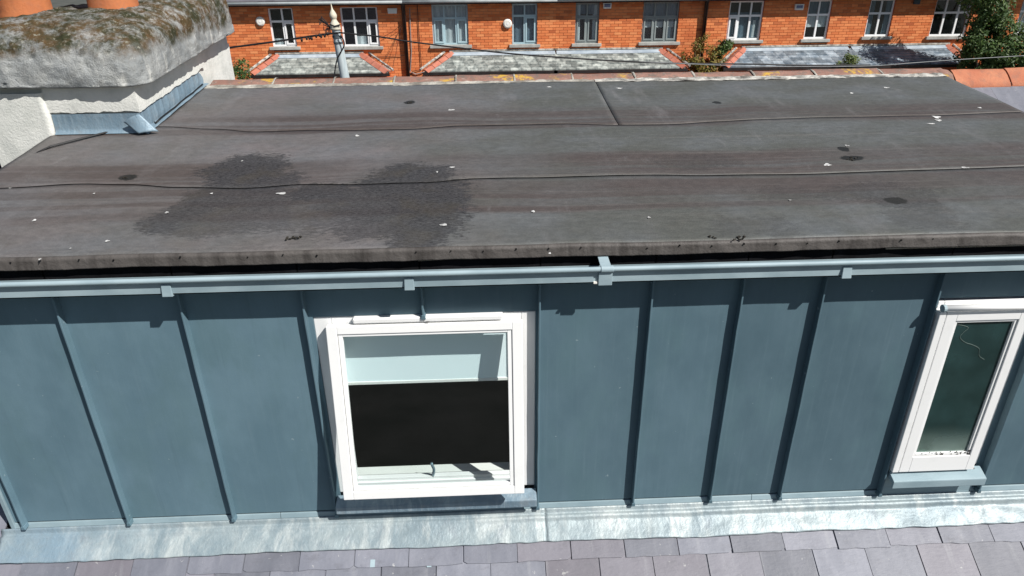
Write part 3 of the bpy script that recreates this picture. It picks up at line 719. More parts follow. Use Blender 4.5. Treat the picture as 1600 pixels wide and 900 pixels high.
# fascia, battens, gutter -------------------------------------------
MB().box(XL - .03, XR, 2.962, 2.998, 5.60, 5.735).build('fascia', BLACK, H)
b = MB(); b.box(XL - .03, XR, 2.885, 2.961, 5.585, 5.612); b.build('gutter_silt', BLACK, H)
p0, p1 = onY(1335, 398, 2.952), onY(1600, 380, 2.952)
MB().box(1.90, XR - .02, 2.950, 2.960, 5.688, 5.712).build('timber_batten', WOOD, H, bevel=0.002)
o = MB().obox(Vector((-0.20, 2.951, 5.702)), 0.115, 0.004, 0.0075, Matrix.Rotation(R(-1.5), 3, 'Y')).build('timber_batten', WOOD, H)
gx0, gx1 = -2.86, 3.85
FYG = 2.880
def gut(x0, x1):
    b = MB()
    prof = [(2.9610, 5.640), (2.9610, 5.584), (2.902, 5.584), (FYG, 5.592), (FYG, 5.655), (FYG + .003, 5.655), (FYG + .003, 5.5945), (2.903, 5.587), (2.958, 5.587), (2.958, 5.640)]
    n = len(prof)
    b.prism_x(prof, x0, x1)
    b.tube([(x0, FYG - 0.0095, 5.661), (x1, FYG - 0.0095, 5.661)], 0.0125, 14)
    o = b.build('gutter', ZGUT, H); sort_smooth(o, 35); return o
UX = onY(945, 430, FYG).x
G1 = gut(gx0, UX - 0.004); G2 = gut(UX + 0.004, gx1)
for i, px in enumerate((260, 640, 1317)):
    c = onY(px, 447, FYG).x; b = MB()
    b.hexa([(c - .023, FYG - .016, 5.582), (c + .023, FYG - .016, 5.582), (c + .023, FYG - .001, 5.580), (c - .023, FYG - .001, 5.580),
            (c - .021, FYG - .007, 5.640), (c + .021, FYG - .007, 5.640), (c + .021, FYG - .001, 5.640), (c - .021, FYG - .001, 5.640)])
    b.box(c - .021, c + .021, FYG - .001, 2.99, 5.577, 5.5815)
    b.build('gutter_clip', ZGUT, G1 if px < 945 else G2, bevel=0.002)
for c in (2.93,):
    b = MB(); b.box(c - .022, c + .022, FYG - .014, FYG - .001, 5.577, 5.640); b.build('gutter_clip', ZGUT, G2, bevel=0.002)
b = MB()   # union strap round the joint
b.box(UX - .030, UX + .034, FYG - .012, FYG - .001, 5.578, 5.646)
b.tube([(UX - .022, FYG - .0095, 5.661), (UX + .036, FYG - .0095, 5.661)], 0.0165, 14)
b.hexa([(UX - .024, FYG - .004, 5.672), (UX + .026, FYG - .004, 5.672), (UX + .020, 2.955, 5.695), (UX - .028, 2.955, 5.695),
        (UX - .024, FYG - .004, 5.676), (UX + .026, FYG - .004, 5.676), (UX + .020, 2.955, 5.699), (UX - .028, 2.955, 5.699)])
b.build('gutter_union', ZGUT, G2, bevel=0.002)
MB().box(UX - .052, UX - .036, FYG - .012, FYG - .001, 5.588, 5.596).build('union_screw', PLASTIC, G2)

# felt sheets --------------------------------------------------------
fl0, fl1 = onF(0, 265), onF(92, 202)        # left verge
fr0, fr1 = onF(1600, 175), onF(1481, 120)   # right verge
VL = (fl0.x + fl1.x) / 2; VR = (fr0.x + fr1.x) / 2
ch0, ch1 = onF(240, 199), onF(332, 126)     # flashing line at the chimney
CHX = (ch0.x + ch1.x) / 2
s2 = [onF(*q) for q in ((250, 199), (330, 202), (400, 205), (480, 203), (560, 203), (640, 202), (720, 197), (800, 195), (880, 193), (968, 195), (1040, 194), (1120, 190), (1200, 187), (1300, 184), (1420, 181), (1580, 175))]
s3 = [onF(*q) for q in ((0, 294), (120, 288), (200, 288), (280, 292), (380, 294), (470, 288), (560, 288), (660, 286), (740, 280), (820, 278), (920, 275), (1020, 273), (1120, 273), (1220, 271), (1330, 268), (1440, 265), (1600, 260))]
def interp(pts, x):
    if x <= pts[0].x: return pts[0].y
    for a, b_ in zip(pts, pts[1:]):
        if x <= b_.x:
            k = (x - a.x) / (b_.x - a.x); k = k * k * (3 - 2 * k); return a.y + (b_.y - a.y) * k
    return pts[-1].y
TOPY = 5.70; LIPY = 2.94
jx0, jx1 = onF(932, 134).x, onF(968, 195).x; JX = (jx0 + jx1) / 2
def fz(x, y):
    d = 0.007 * noise.noise(Vector((x * 0.9, y * 1.8, 0.5))) + 0.004 * noise.noise(Vector((x * 2.6, y * 3.1, 2.5)))
    d += 0.0025 * noise.noise(Vector((x * 0.8, y * 14, 5)))
    return zf(y) + d
G = 0.0032
def sheet(x0, x1, ylo, yhi, lift=0.0, lbl=None, x0fn=None):
    def fn(u, v):
        y = None
        xa = x0; x = xa + (x1 - xa) * u
        a = ylo(x); c = yhi(x); y = a + (c - a) * v
        if x0fn:
            xa = x0fn(y); x = xa + (x1 - xa) * u; a = ylo(x); c = yhi(x); y = a + (c - a) * v
        curl = 0.0012 * math.exp(-(v / 0.03) ** 2) * (0.6 + noise.noise(Vector((x * 5, 1, lift * 100))))
        return (x, y, fz(x, y) + lift + max(0, curl))
    n = max(20, int((x1 - x0) / 0.035)); 
    o = MB().grid(fn, n, 26).build('felt_sheet', FELT, H, smooth=True)
    md = o.modifiers.new('thick', 'SOLIDIFY'); md.thickness = 0.002; md.offset = -1
    return o
Y2 = lambda x: interp(s2, x); Y3 = lambda x: interp(s3, x)
YT = lambda x: TOPY + 0.02 * noise.noise(Vector((x * 1.5, 0, 0)))
top_l = lambda y: CHX
sheet(CHX, JX - G * .7, lambda x: Y2(x) + G, YT, 0.001)
sheet(JX + G * .7, VR, lambda x: Y2(x) + G, YT, 0.001)
sheet(VL, VR, lambda x: Y3(x) + G, lambda x: Y2(x) - G, 0.0)
# front sheet with rolled lip
def lipdrop(x): return 0.060 + 0.006 * noise.noise(Vector((x * 1.1, 4, 0))) + 0.003 * noise.noise(Vector((x * 6, 9, 0)))
sheet(VL, VR, lambda x: LIPY + 0.018, lambda x: Y3(x) - G, -0.002)
def lipfn(u, v):
    x = VL + (VR - VL) * u; wr = noise.noise(Vector((x * 9, 2, 1))); wr2 = noise.noise(Vector((x * 3, 8, 1)))
    yb = LIPY + 0.004 * wr2
    if v < 0.3:
        k = v / 0.3; th = k * math.pi / 2
        y = yb + 0.020 - 0.020 * math.sin(th); z = fz(x, LIPY + .02) - 0.002 - 0.016 * (1 - math.cos(th))
    else:
        k = (v - 0.3) / 0.7; y = yb - 0.004 * k + 0.0045 * wr * k; z = fz(x, LIPY + .02) - 0.018 - (lipdrop(x) - 0.018) * k
        q = (x % 0.152) / 0.152; y += 0.0035 * math.exp(-((q - .5) / .06) ** 2) * (1 - abs(2 * k - 0.6))
    return (x, y, z)
o = MB().grid(lipfn, 420, 12).build('felt_edge', LIP, H, smooth=True)
md = o.modifiers.new('thick', 'SOLIDIFY'); md.thickness = 0.004; md.offset = -1
nb = MB(); x = VL + 0.08
rn = random.Random(11)
while x < VR - .05:
    z = fz(x, 2.96) - rn.uniform(0.014, 0.024)
    if rn.random() < .6: nb.tube([(x, 2.945, z), (x, 2.9345, z)], rn.uniform(0.0028, 0.0045), 7)
    x += rn.choice((0.152, 0.15, 0.16, 0.148))
nb.build('nail_heads', GAP, H, kind='stuff')
# decking under the sheets keeps the joints dark, and verge trims
dk = MB(); dk.hexa([(VL + .01, 2.965, zf(2.965) - .05), (VR - .01, 2.965, zf(2.965) - .05), (VR - .01, 5.72, zf(5.72) - .05), (VL + .62, 5.72, zf(5.72) - .05),
                    (VL + .01, 2.965, zf(2.965) - .020), (VR - .01, 2.965, zf(2.965) - .020), (VR - .01, 5.72, zf(5.72) - .020), (VL + .62, 5.72, zf(5.72) - .020)])
dk.build('roof_deck', GAP, H)
for xx, s_ in ((VL, 1), (VR, -1)):
    ya, yb = (2.95, 4.68) if s_ == 1 else (2.95, 5.66)
    MB().hexa([(xx - .004 * s_, ya, zf(ya) - .07), (xx + .008 * s_, ya, zf(ya) - .07), (xx + .008 * s_, yb, zf(yb) - .07), (xx - .004 * s_, yb, zf(yb) - .07),
               (xx - .004 * s_, ya, zf(ya) - .012), (xx + .008 * s_, ya, zf(ya) - .012), (xx + .008 * s_, yb, zf(yb) - .012), (xx - .004 * s_, yb, zf(yb) - .012)]).build('verge_strip', LIP, H)

# bird droppings: thin irregular splats
def splat(px, py, a, b_, seed):
    a *= .88; b_ *= .85
    c, ra, rb = ell(px, py, a, b_); rr = random.Random(seed); n = 18
    b = MB(); ph = rr.uniform(0, 6)
    ring = []
    for k in range(n):
        th = 2 * math.pi * k / n; q = 0.8 + 0.16 * math.sin(th * 3 + ph) + rr.uniform(-.2, .14)
        ring.append((c.x + ra * q * math.cos(th), c.y + rb * q * math.sin(th)))
    vs = [(x, y, fz(x, y) + 0.0028) for x, y in ring] + [(c.x, c.y, fz(c.x, c.y) + 0.0045)]
    b.add(vs, [(k, (k + 1) % n, n) for k in range(n)])
    b.build('bird_dropping', DROP, H, smooth=True)
DR = [(440, 303, 10, 2.6), (706, 263, 6, 2.0), (683, 270, 2.5, 1.4), (705, 172, 7, 1.7), (558, 212, 4.5, 1.8), (693, 352, 8, 2.6), (833, 330, 4, 2.4), (54, 345, 4, 2.4),
      (168, 378, 5, 1.8), (1014, 340, 4, 1.8), (1293, 257, 8, 2.6), (1323, 228, 4.5, 1.8), (1508, 262, 9, 2.0), (1463, 183, 9, 3.0), (1466, 188, 7, 2.2), (1455, 194, 9, 1.3), (1384, 138, 6, 1.4), (1330, 146, 4, 1.2),
      (261, 334, 4, 2), (147, 303, 2.5, 1.2), (378, 252, 2.2, 1.2), (1234, 314, 3, 1.2), (1531, 168, 4, 1.2), (62, 405, 3, 2), (859, 397, 2.5, 2), (110, 388, 2, 1.2), (331, 303, 3, 1.3), (858, 137, 5, 1.0), (968, 138, 7, 1.2)]
for i, d in enumerate(DR): splat(*d, i)
# scraps of moss and dirt on the felt
mm = MB()
for (px, py) in ((463, 371), (455, 373), (1113, 371), (1157, 371), (1150, 374), (640, 161), (200, 277), (1335, 247), (1328, 250)):
    c = onF(px, py)
    for k in range(5):
        q_ = random.uniform(.3, 1)
        mm.obox(Vector((c.x + random.uniform(-.022, .022), c.y + random.uniform(-.014, .014), fz(c.x, c.y) + .004)), .009 * q_, .005 * q_, .0022, Matrix.Rotation(random.uniform(0, 6), 3, 'Z'))
mm.build('dirt_scraps', DIRT, H, kind='stuff')

# ridge tiles --------------------------------------------------------
def ridge_tile(x0, x1, ya, za, half, drop, mat, name='ridge_tile', back=None):
    """half-round-ish angle tile: apex at (ya, za); front edge half metres nearer and drop lower"""
    n = 8; N = 10; th = 0.016; outer = []
    rr = random.Random(int(x0 * 100)); ty, tz = rr.uniform(-.008, .008), rr.uniform(-.006, .006)
    for j in range(n + 1):
        t_ = -1 + 2 * j / n; y = ya + half * t_; z = za - drop * (abs(t_) ** 1.35)
        outer.append((y, z))
    b = MB(); vs = []
    for i in range(N + 1):
        x = x0 + (x1 - x0) * i / N
        for (y, z) in outer:
            d = 0.004 * noise.noise(Vector((x * 8, y * 8, z * 8)))
            vs.append((x, y + ty, z + tz + d))
        for (y, z) in reversed(outer):
            vs.append((x, y + ty, z + tz - th))
    k = 2 * (n + 1)
    fs = [(i * k + j, i * k + (j + 1) % k, (i + 1) * k + (j + 1) % k, (i + 1) * k + j) for i in range(N) for j in range(k)]
    fs += [tuple(range(k)), tuple(N * k + j for j in range(k))]
    b.add(vs, fs); o = b.build(name, mat, H); sort_smooth(o, 50); return o
joints = [325, 425, 520, 615, 712, 804, 895, 993, 1086, 1180, 1276, 1380, 1482]
jx = [onY(p, 126 - (p - 330) * .0148, 5.8).x for p in joints]
for a, b_ in zip(jx, jx[1:]): ridge_tile(a + .004, b_ - .004, 5.90, 6.040, 0.185, 0.055, RIDGE)
def mort(x0, x1, y0, y1, z0, z1, seed, nm='mortar_bed'):
    n = int((x1 - x0) / 0.03)
    def fn(u, v):
        x = x0 + (x1 - x0) * u; k = noise.noise(Vector((x * 7, v * 3, seed))); k2 = noise.noise(Vector((x * 22, v * 5, seed)))
        return (x, y0 + (y1 - y0) * v - .012 * k * (1 - v), z0 + (z1 - z0) * v + 0.010 * k + 0.006 * k2)
    MB().grid(fn, n, 5).build(nm, MORTAR if nm == 'mortar_bed' else MORTAR_PALE, H)
mort(CHX, JX, 5.682, 5.76, zf(5.69) - .004, 6.018, 2)
mort(JX, VR, 5.672, 5.76, zf(5.69) + .002, 6.022, 2, 'pale_mortar_bed')
for i, (a) in enumerate(jx[1:-1]):
    MB().grid(lambda u, v, a=a: (a - .008 + .016 * u + .004 * noise.noise(Vector((a, v * 9, u))), 5.722 + 0.30 * v, 6.040 - .052 * abs((5.722 + .30 * v - 5.9) / .185) ** 1.35 + .004 + .003 * math.sin(u * 3.1)), 3, 8).build('mortar_joint', MORTAR, H)
rj = [onY(1484, 111, 6.05).x, onY(1568, 110, 6.05).x]; rj += [rj[1] + .47, rj[1] + .94, rj[1] + 1.4]
for a, b_ in zip(rj, rj[1:]): ridge_tile(a + .006, b_ - .006, 6.05, 6.005, 0.155, 0.115, RIDGE_RED)
mort(VR + .02, rj[-1], 5.905, 5.93, zm(5.92) + .004, zm(5.92) + .03, 5)
# rounded mortar stop where the low ridge meets the old one
MB().lathe([(0.001, .135), (.05, .13), (.09, .10), (.115, .05), (.12, -.04)], (jx[-1] - .02, 5.86, 5.90), 16).build('mortar_stop', RIDGE, H, smooth=True)

# chimney -----------------------------------------------------------
CB = (-3.19, -2.240, 4.665, 6.60)
def rough_box(b, x0, x1, y0, y1, z0, z1, amp, seed, n=14):
    def nz(p): return amp * noise.noise(Vector(p) * 9 + Vector((seed, 0, 0)))
    b.grid(lambda u, v: (x0 + (x1 - x0) * u, y0 + nz((x0 + (x1 - x0) * u, 0, z0 + (z1 - z0) * v)), z0 + (z1 - z0) * v), n, n)
    b.grid(lambda u, v: (x1 + nz((0, y0 + (y1 - y0) * u, z0 + (z1 - z0) * v)), y0 + (y1 - y0) * u, z0 + (z1 - z0) * v), n, n)
    b.grid(lambda u, v: (x0, y0 + (y1 - y0) * u, z0 + (z1 - z0) * v), 2, 2)
    b.grid(lambda u, v: (x0 + (x1 - x0) * u, y1, z0 + (z1 - z0) * v), 2, 2)
    return b
CH = rough_box(MB().box(-3.15, -2.2415, 5.10, 6.58, 6.2, 6.40), *CB, 4.5, 6.235, 0.004, 1).build('chimney', RENDER, H, label='white rendered chimney with mossy concrete cap and clay pots')
# thicker rendered corner left of the flat roof, with a softly rounded edge
def corner(u, v):
    z = 4.6 + 1.58 * v; t_ = u
    bul = 0.012 * math.sin(max(0, min(1, (z - 5.84) / .3)) * math.pi)
    xr = -2.80 + bul
    if t_ < 0.8: return (-3.192 + (xr + 3.192 - .03) * t_ / .8, 4.615 + .004 * noise.noise(Vector((t_ * 5, z * 6, 0))), z)
    a = (t_ - .8) / .2 * math.pi / 2
    return (xr - .03 + .03 * math.sin(a), 4.645 - .03 * math.cos(a) + (.03 if t_ > .99 else 0), z)
MB().grid(corner, 24, 30).build('render_corner', RENDER, CH, smooth=True)
# broken lower edge of render above the flashing
def band(along, length, seed, thick):
    n = 60; b = MB(); v1 = []; 
    for i in range(n + 1):
        t_ = i / n; d = length * t_
        low = 6.052 + 0.05 * 0 + 0.012 * noise.noise(Vector((d * 9, seed, 0))) + 0.006 * noise.noise(Vector((d * 30, seed, 1)))
        if along == 'x':
            x = -2.80 + d; q = [(x, 4.662, low + .012), (x, 4.662 - thick, low), (x, 4.662 - thick * 1.1 + .004 * noise.noise(Vector((d * 8, 5, 5))), low + .06), (x, 4.662 - thick, 6.235)]
        else:
            y = 4.64 + d; lo = low + 0.098 * 0 + (y - 4.64) * 0.075 - .005
            q = [(-2.239, y, lo + .012), (-2.239 + thick, y, lo), (-2.239 + thick, y, lo + .05), (-2.239 + thick * .8, y, 6.235 + max(0, min(.16, (y - 4.9) * .3)))]
        v1 += q
    fs = [(4 * i + k, 4 * (i + 1) + k, 4 * (i + 1) + k + 1, 4 * i + k + 1) for i in range(n) for k in range(3)]
    b.add(v1, fs); b.build('render_band', RENDER, CH, smooth=False)
band('x', 0.579, 3, 0.022); band('y', 1.25, 9, 0.018)
# lead flashings
def fl_front(u, v):
    x = -2.785 + 0.57 * u; z = zf(4.65) + 0.004 + 0.125 * v
    y = 4.640 - 0.010 * math.exp(-v * 7) + .003 * noise.noise(Vector((x * 8, z * 8, 0)))
    if v < 0.02: y -= 0.012
    return (x, y, z)
o = MB().grid(fl_front, 40, 8).build('lead_flashing', LEAD_BLUE, CH, smooth=True)
def fl_side(u, v):
    y = 4.60 + 1.20 * u; base = zf(y) + .006
    rib = 0.007 * max(0, math.sin(y * 62)) ** 3
    sag = .006 * noise.noise(Vector((y * 3, 2, 2)))
    if v <= 0.5:        # flange on the felt
        k = v / 0.5; x = CHX + 0.020 + (-2.224 - CHX - 0.020) * k + sag * (1 - k); z = base + .004 + .004 * (1 - abs(2 * k - 1)) + .004 * noise.noise(Vector((y * 9, k * 3, 1)))
    else:
        k = (v - .5) / .5; x = -2.224 - 0.008 * k + rib * math.sin(k * 3.14) * 1.5; z = base + (.125 + .012 * noise.noise(Vector((y * 6, 0, 4)))) * k
        if u > .93: z -= (u - .93) / .07 * .05 * k
    return (x, y, z)
MB().grid(fl_side, 90, 16).build('lead_flashing', LEAD_BLUE, CH, smooth=True)
# folded corner patch of lead
def patch(u, v):
    a = Vector((-2.33, 4.620, zf(4.62) + .075)); b1 = Vector((-2.24, 4.585, zf(4.58) + .010)); c1 = Vector((-2.222, 4.622, zf(4.62) + .125)); d1 = Vector((-2.125, 4.62, zf(4.62) + .010))
    p = a.lerp(b1, v).lerp(c1.lerp(d1, v), u); p.z += .006 + .008 * math.sin(u * 3.14) ; p.y -= .008 + .010 * math.sin(u * 3.14); p.x += .008; return p
o = MB().grid(patch, 10, 10).build('corner_patch', LEAD_BLUE, CH, smooth=True); md = o.modifiers.new('t', 'SOLIDIFY'); md.thickness = .003
# concrete cap
def cap_ring(ins, rad, n=150):
    x0, x1, y0, y1 = -3.52 + ins, -2.135 - ins, 4.578 + ins, 6.62 - ins
    r = max(0.02, min(rad, (x1 - x0) / 2 - .01, (y1 - y0) / 2 - .01)); P = []
    segs = [((x0 + r, y0), (x1 - r, y0)), ((x1, y0 + r), (x1, y1 - r)), ((x1 - r, y1), (x0 + r, y1)), ((x0, y1 - r), (x0, y0 + r))]
    cs = [(x1 - r, y0 + r, -90), (x1 - r, y1 - r, 0), (x0 + r, y1 - r, 90), (x0 + r, y0 + r, 180)]
    for (a, b_), (cx, cy, a0) in zip(segs, cs):
        for i in range(64): P.append((a[0] + (b_[0] - a[0]) * i / 64, a[1] + (b_[1] - a[1]) * i / 64))
        for i in range(26):
            th = R(a0 + 90 * i / 26); P.append((cx + r * math.cos(th), cy + r * math.sin(th)))
    return P
levels = [(6.212, 0.10, .12), (6.212, 0.02, .15), (6.220, 0.003, .15), (6.25, 0.0, .155), (6.30, 0.001, .155), (6.35, 0.003, .155), (6.405, 0.008, .16), (6.45, 0.022, .17), (6.48, 0.052, .18), (6.505, 0.10, .22), (6.53, 0.15, .24), (6.555, 0.21, .26), (6.575, 0.28, .3), (6.595, 0.36, .3), (6.61, 0.45, .26), (6.62, 0.54, .18), (6.625, 0.64, .1)]
b = MB(); rings = []
fine_l = []
for l0, l1 in zip(levels, levels[1:]):
    for q in range(4): fine_l.append(tuple(a_ + (b2_ - a_) * q / 4 for a_, b2_ in zip(l0, l1)))
fine_l.append(levels[-1])
for (z, ins, rad) in fine_l:
    P = cap_ring(ins, rad); ring = []
    for (x, y) in P:
        k = noise.noise(Vector((x * 3, y * 3, z * 3))); k2 = noise.noise(Vector((x * 11, y * 11, z * 11))); k3 = noise.noise(Vector((x * 30, y * 30, z * 30)))
        cx, cy = -2.8, 5.45; d = Vector((x - cx, y - cy, 0)).normalized()
        k4 = noise.noise(Vector((x * 62, y * 62, z * 62))); pit = min(0, noise.noise(Vector((x * 19 + 5, y * 19, z * 19))) + .38) * .05
        a = 0.018 * k + 0.011 * k2 + 0.007 * k3 + .0045 * k4 + pit
        lift = 0.07 * max(0, y - 4.75) * max(0, min(1, (x + 2.75) / .5)) * (1 + 0.9 * max(0, min(1, (z - 6.3) / .2)))
        ring.append((x + d.x * a, y + d.y * a, lift + z + (0.012 * k2 + .014 * k + .008 * k3 + .006 * k4 if z > 6.23 else .008 * k)))
    rings.append(ring)
n = len(rings[0]); vs = [p for r_ in rings for p in r_]
fs = [(i * n + k, i * n + (k + 1) % n, (i + 1) * n + (k + 1) % n, (i + 1) * n + k) for i in range(len(rings) - 1) for k in range(n)]
fs.append(tuple((len(rings) - 1) * n + k for k in range(n)))
b.add(vs, fs); b.build('chimney_cap', CAPM, CH, smooth=True)
def pot(x, y, z, r, h, mat, lean=0):
    prof = [(r * 1.12, -.05), (r * 1.1, 0), (r * 1.02, .02), (r * .98, h * .5), (r * .94, h - .09), (r * 1.06, h - .07), (r * 1.08, h), (r * .82, h), (r * .8, h - .2)]
    o = MB().lathe(prof, (x, y, z), 40).build('chimney_pot', mat, CH, smooth=True); sort_smooth(o, 35)
pot(-3.17, 5.36, 6.60, 0.158, 0.5, TERRA); pot(-2.565, 5.36, 6.60, 0.158, 0.5, TERRA); pot(-2.78, 6.02, 6.585, 0.15, 0.45, HIP)

# cable lying on the flat roof --------------------------------------
pts = [onF(*q) for q in ((36, 243), (80, 231), (120, 221), (165, 210), (205, 200), (240, 191))]
pts = [Vector((p.x, p.y, fz(p.x, p.y) + 0.010)) for p in pts]
pts[0].z -= .03
pts += [Vector((-2.205 + .004 * math.sin(k * 2), 4.66 + .12 * k, zf(4.66 + .12 * k) + .020)) for k in range(1, 10)]
tag(MB().tube(pts, 0.006, 6).build('roof_cable', CABLE, smooth=True), 'black cable lying across the felt roof from the chimney flashing to the left edge', 'cable')
pts2 = [Vector((p.x, p.y - .012 - .012 * math.sin(i), p.z)) for i, p in enumerate(pts[:6])]
tag(MB().tube(pts2, 0.0035, 6).build('roof_cable', CABLE, smooth=True), 'thinner black wire running beside the black cable near the chimney', 'cable')

# ================================================================== FAR TERRACE
FWY = 21.0
def X_(px, py): return onY(px, py, FWY).x
def Z_(px, py): return onY(px, py, FWY).z
EZ = 5.56
def brick_wall(x0, x1, z0, z1, opens, parent, seed):
    rr = random.Random(seed); b = MB(); mo = MB(); ch = 0.075; z = z0; row = 0
    while z < z1 - .01:
        zt = min(z + ch, z1); iv = [(x0, x1)]
        for (a, c, za, zb) in opens:
            if za < z + ch * .5 < zb:
                nv = []
                for (p, q) in iv:
                    if c <= p or a >= q: nv.append((p, q)); continue
                    if a > p: nv.append((p, a))
                    if c < q: nv.append((c, q))
                iv = nv
        for (p, q) in iv:
            mo.quad((p, FWY + .012, z), (q, FWY + .012, z), (q, FWY + .012, zt), (p, FWY + .012, zt))
            x = p - (0.1125 if row % 2 else 0) + ((p - x0) % .01)
            while x < q:
                a = max(x + .005, p); c = min(x + .220, q)
                if c - a > .03:
                    d = FWY + rr.uniform(-.003, .003)
                    b.add([(a, d, z + .005), (c, d, z + .005), (c, d, zt - .005), (a, d, zt - .005), (a, FWY + .013, z + .005), (c, FWY + .013, z + .005), (c, FWY + .013, zt - .005), (a, FWY + .013, zt - .005)],
                          [(0, 1, 2, 3), (0, 4, 5, 1), (1, 5, 6, 2), (2, 6, 7, 3), (3, 7, 4, 0)])
                x += .225
        z += ch; row += 1
    b.build('brickwork', BRICK, parent, kind='stuff'); mo.build('mortar_wall', BMORT, parent)
def far_window(px0, px1, py, zt, cols, style, parent, curtain=None, hh=0.38, open_cols=()):
    x0, x1 = X_(px0, py), X_(px1, py); z0 = Z_((px0 + px1) / 2, py)
    mt = {'white': F_WHITE, 'blue': F_BLUE, 'grey': F_GREY}[style]
    top = {'white': F_WHITE, 'blue': F_DARK, 'grey': F_DARK}[style]
    y0, y1 = FWY + .055, FWY + .10; fw_ = .045
    b = frame_bm(x0, x1, z0, zt, y0, y1, fw_, fw_, fw_, fw_)
    zq = zt - (zt - z0) * hh
    b.box(x0 + fw_, x1 - fw_, y0, y1, zq - .028, zq + .028)
    ws = [c / sum(cols) for c in cols]; xs = [x0]
    for w_ in ws: xs.append(xs[-1] + (x1 - x0) * w_)
    for xm in xs[1:-1]:
        b.box(xm - .026, xm + .026, y0, y1, z0 + fw_, zq - .028); b.box(xm - .022, xm + .022, y0, y1, zq + .028, zt - fw_)
    wn = b.build('window', mt, parent)
    for i in range(len(cols)):
        a = xs[i] + (fw_ if i == 0 else .026); c = xs[i + 1] - (fw_ if i == len(cols) - 1 else .026)
        for (za, zb) in ((z0 + fw_, zq - .028), (zq + .028, zt - fw_)):
            if (i in open_cols) and za < zq - .05:
                frame_bm(a + .001, c - .001, za + .001, zb - .001, y0 - .018, y0 + .02, .04, .04, .04, .04).build('casement', mt, wn)
            MB().box(a, c, y0 + .022, y0 + .028, za, zb).build('pane', GLASS_FAR, wn)
    # reveal and dark room
    r = MB(); r.quad((x0, FWY, z0), (x0, FWY + .2, z0), (x0, FWY + .2, zt), (x0, FWY, zt)); r.quad((x1, FWY, z0), (x1, FWY + .2, z0), (x1, FWY + .2, zt), (x1, FWY, zt)); r.quad((x0, FWY, zt), (x1, FWY, zt), (x1, FWY + .2, zt), (x0, FWY + .2, zt))
    r.build('reveal', BPLAIN, wn)
    P = [(x0 - .3, FWY + .2, z0 - .4), (x1 + .3, FWY + .2, z0 - .4), (x1 + .3, FWY + 1.6, z0 - .4), (x0 - .3, FWY + 1.6, z0 - .4), (x0 - .3, FWY + .2, zt + .2), (x1 + .3, FWY + .2, zt + .2), (x1 + .3, FWY + 1.6, zt + .2), (x0 - .3, FWY + 1.6, zt + .2)]
    MB().add(P, [(0, 1, 2, 3), (4, 5, 6, 7), (1, 2, 6, 5), (2, 3, 7, 6), (3, 0, 4, 7)]).build('room_shell', INNER, wn)
    if curtain:
        for (fa, fb, ga, gb, cm) in curtain:
            ca_, cb_ = x0 + (x1 - x0) * fa, x0 + (x1 - x0) * fb; za, zb = z0 + (zt - z0) * ga, z0 + (zt - z0) * gb
            MB().grid(lambda u, v: (ca_ + (cb_ - ca_) * u, FWY + .125 + .012 * math.sin(u * 40 * (cb_ - ca_)), za + (zb - za) * v), 40, 1).build('curtain', cm, wn, smooth=True)
    MB().box(x0 - .09, x1 + .09, FWY - .075, FWY + .06, z0 - .085, z0 - .002).build('sill', SILL, wn, bevel=.008)
    return (x0, x1, z0 - .085, zt)
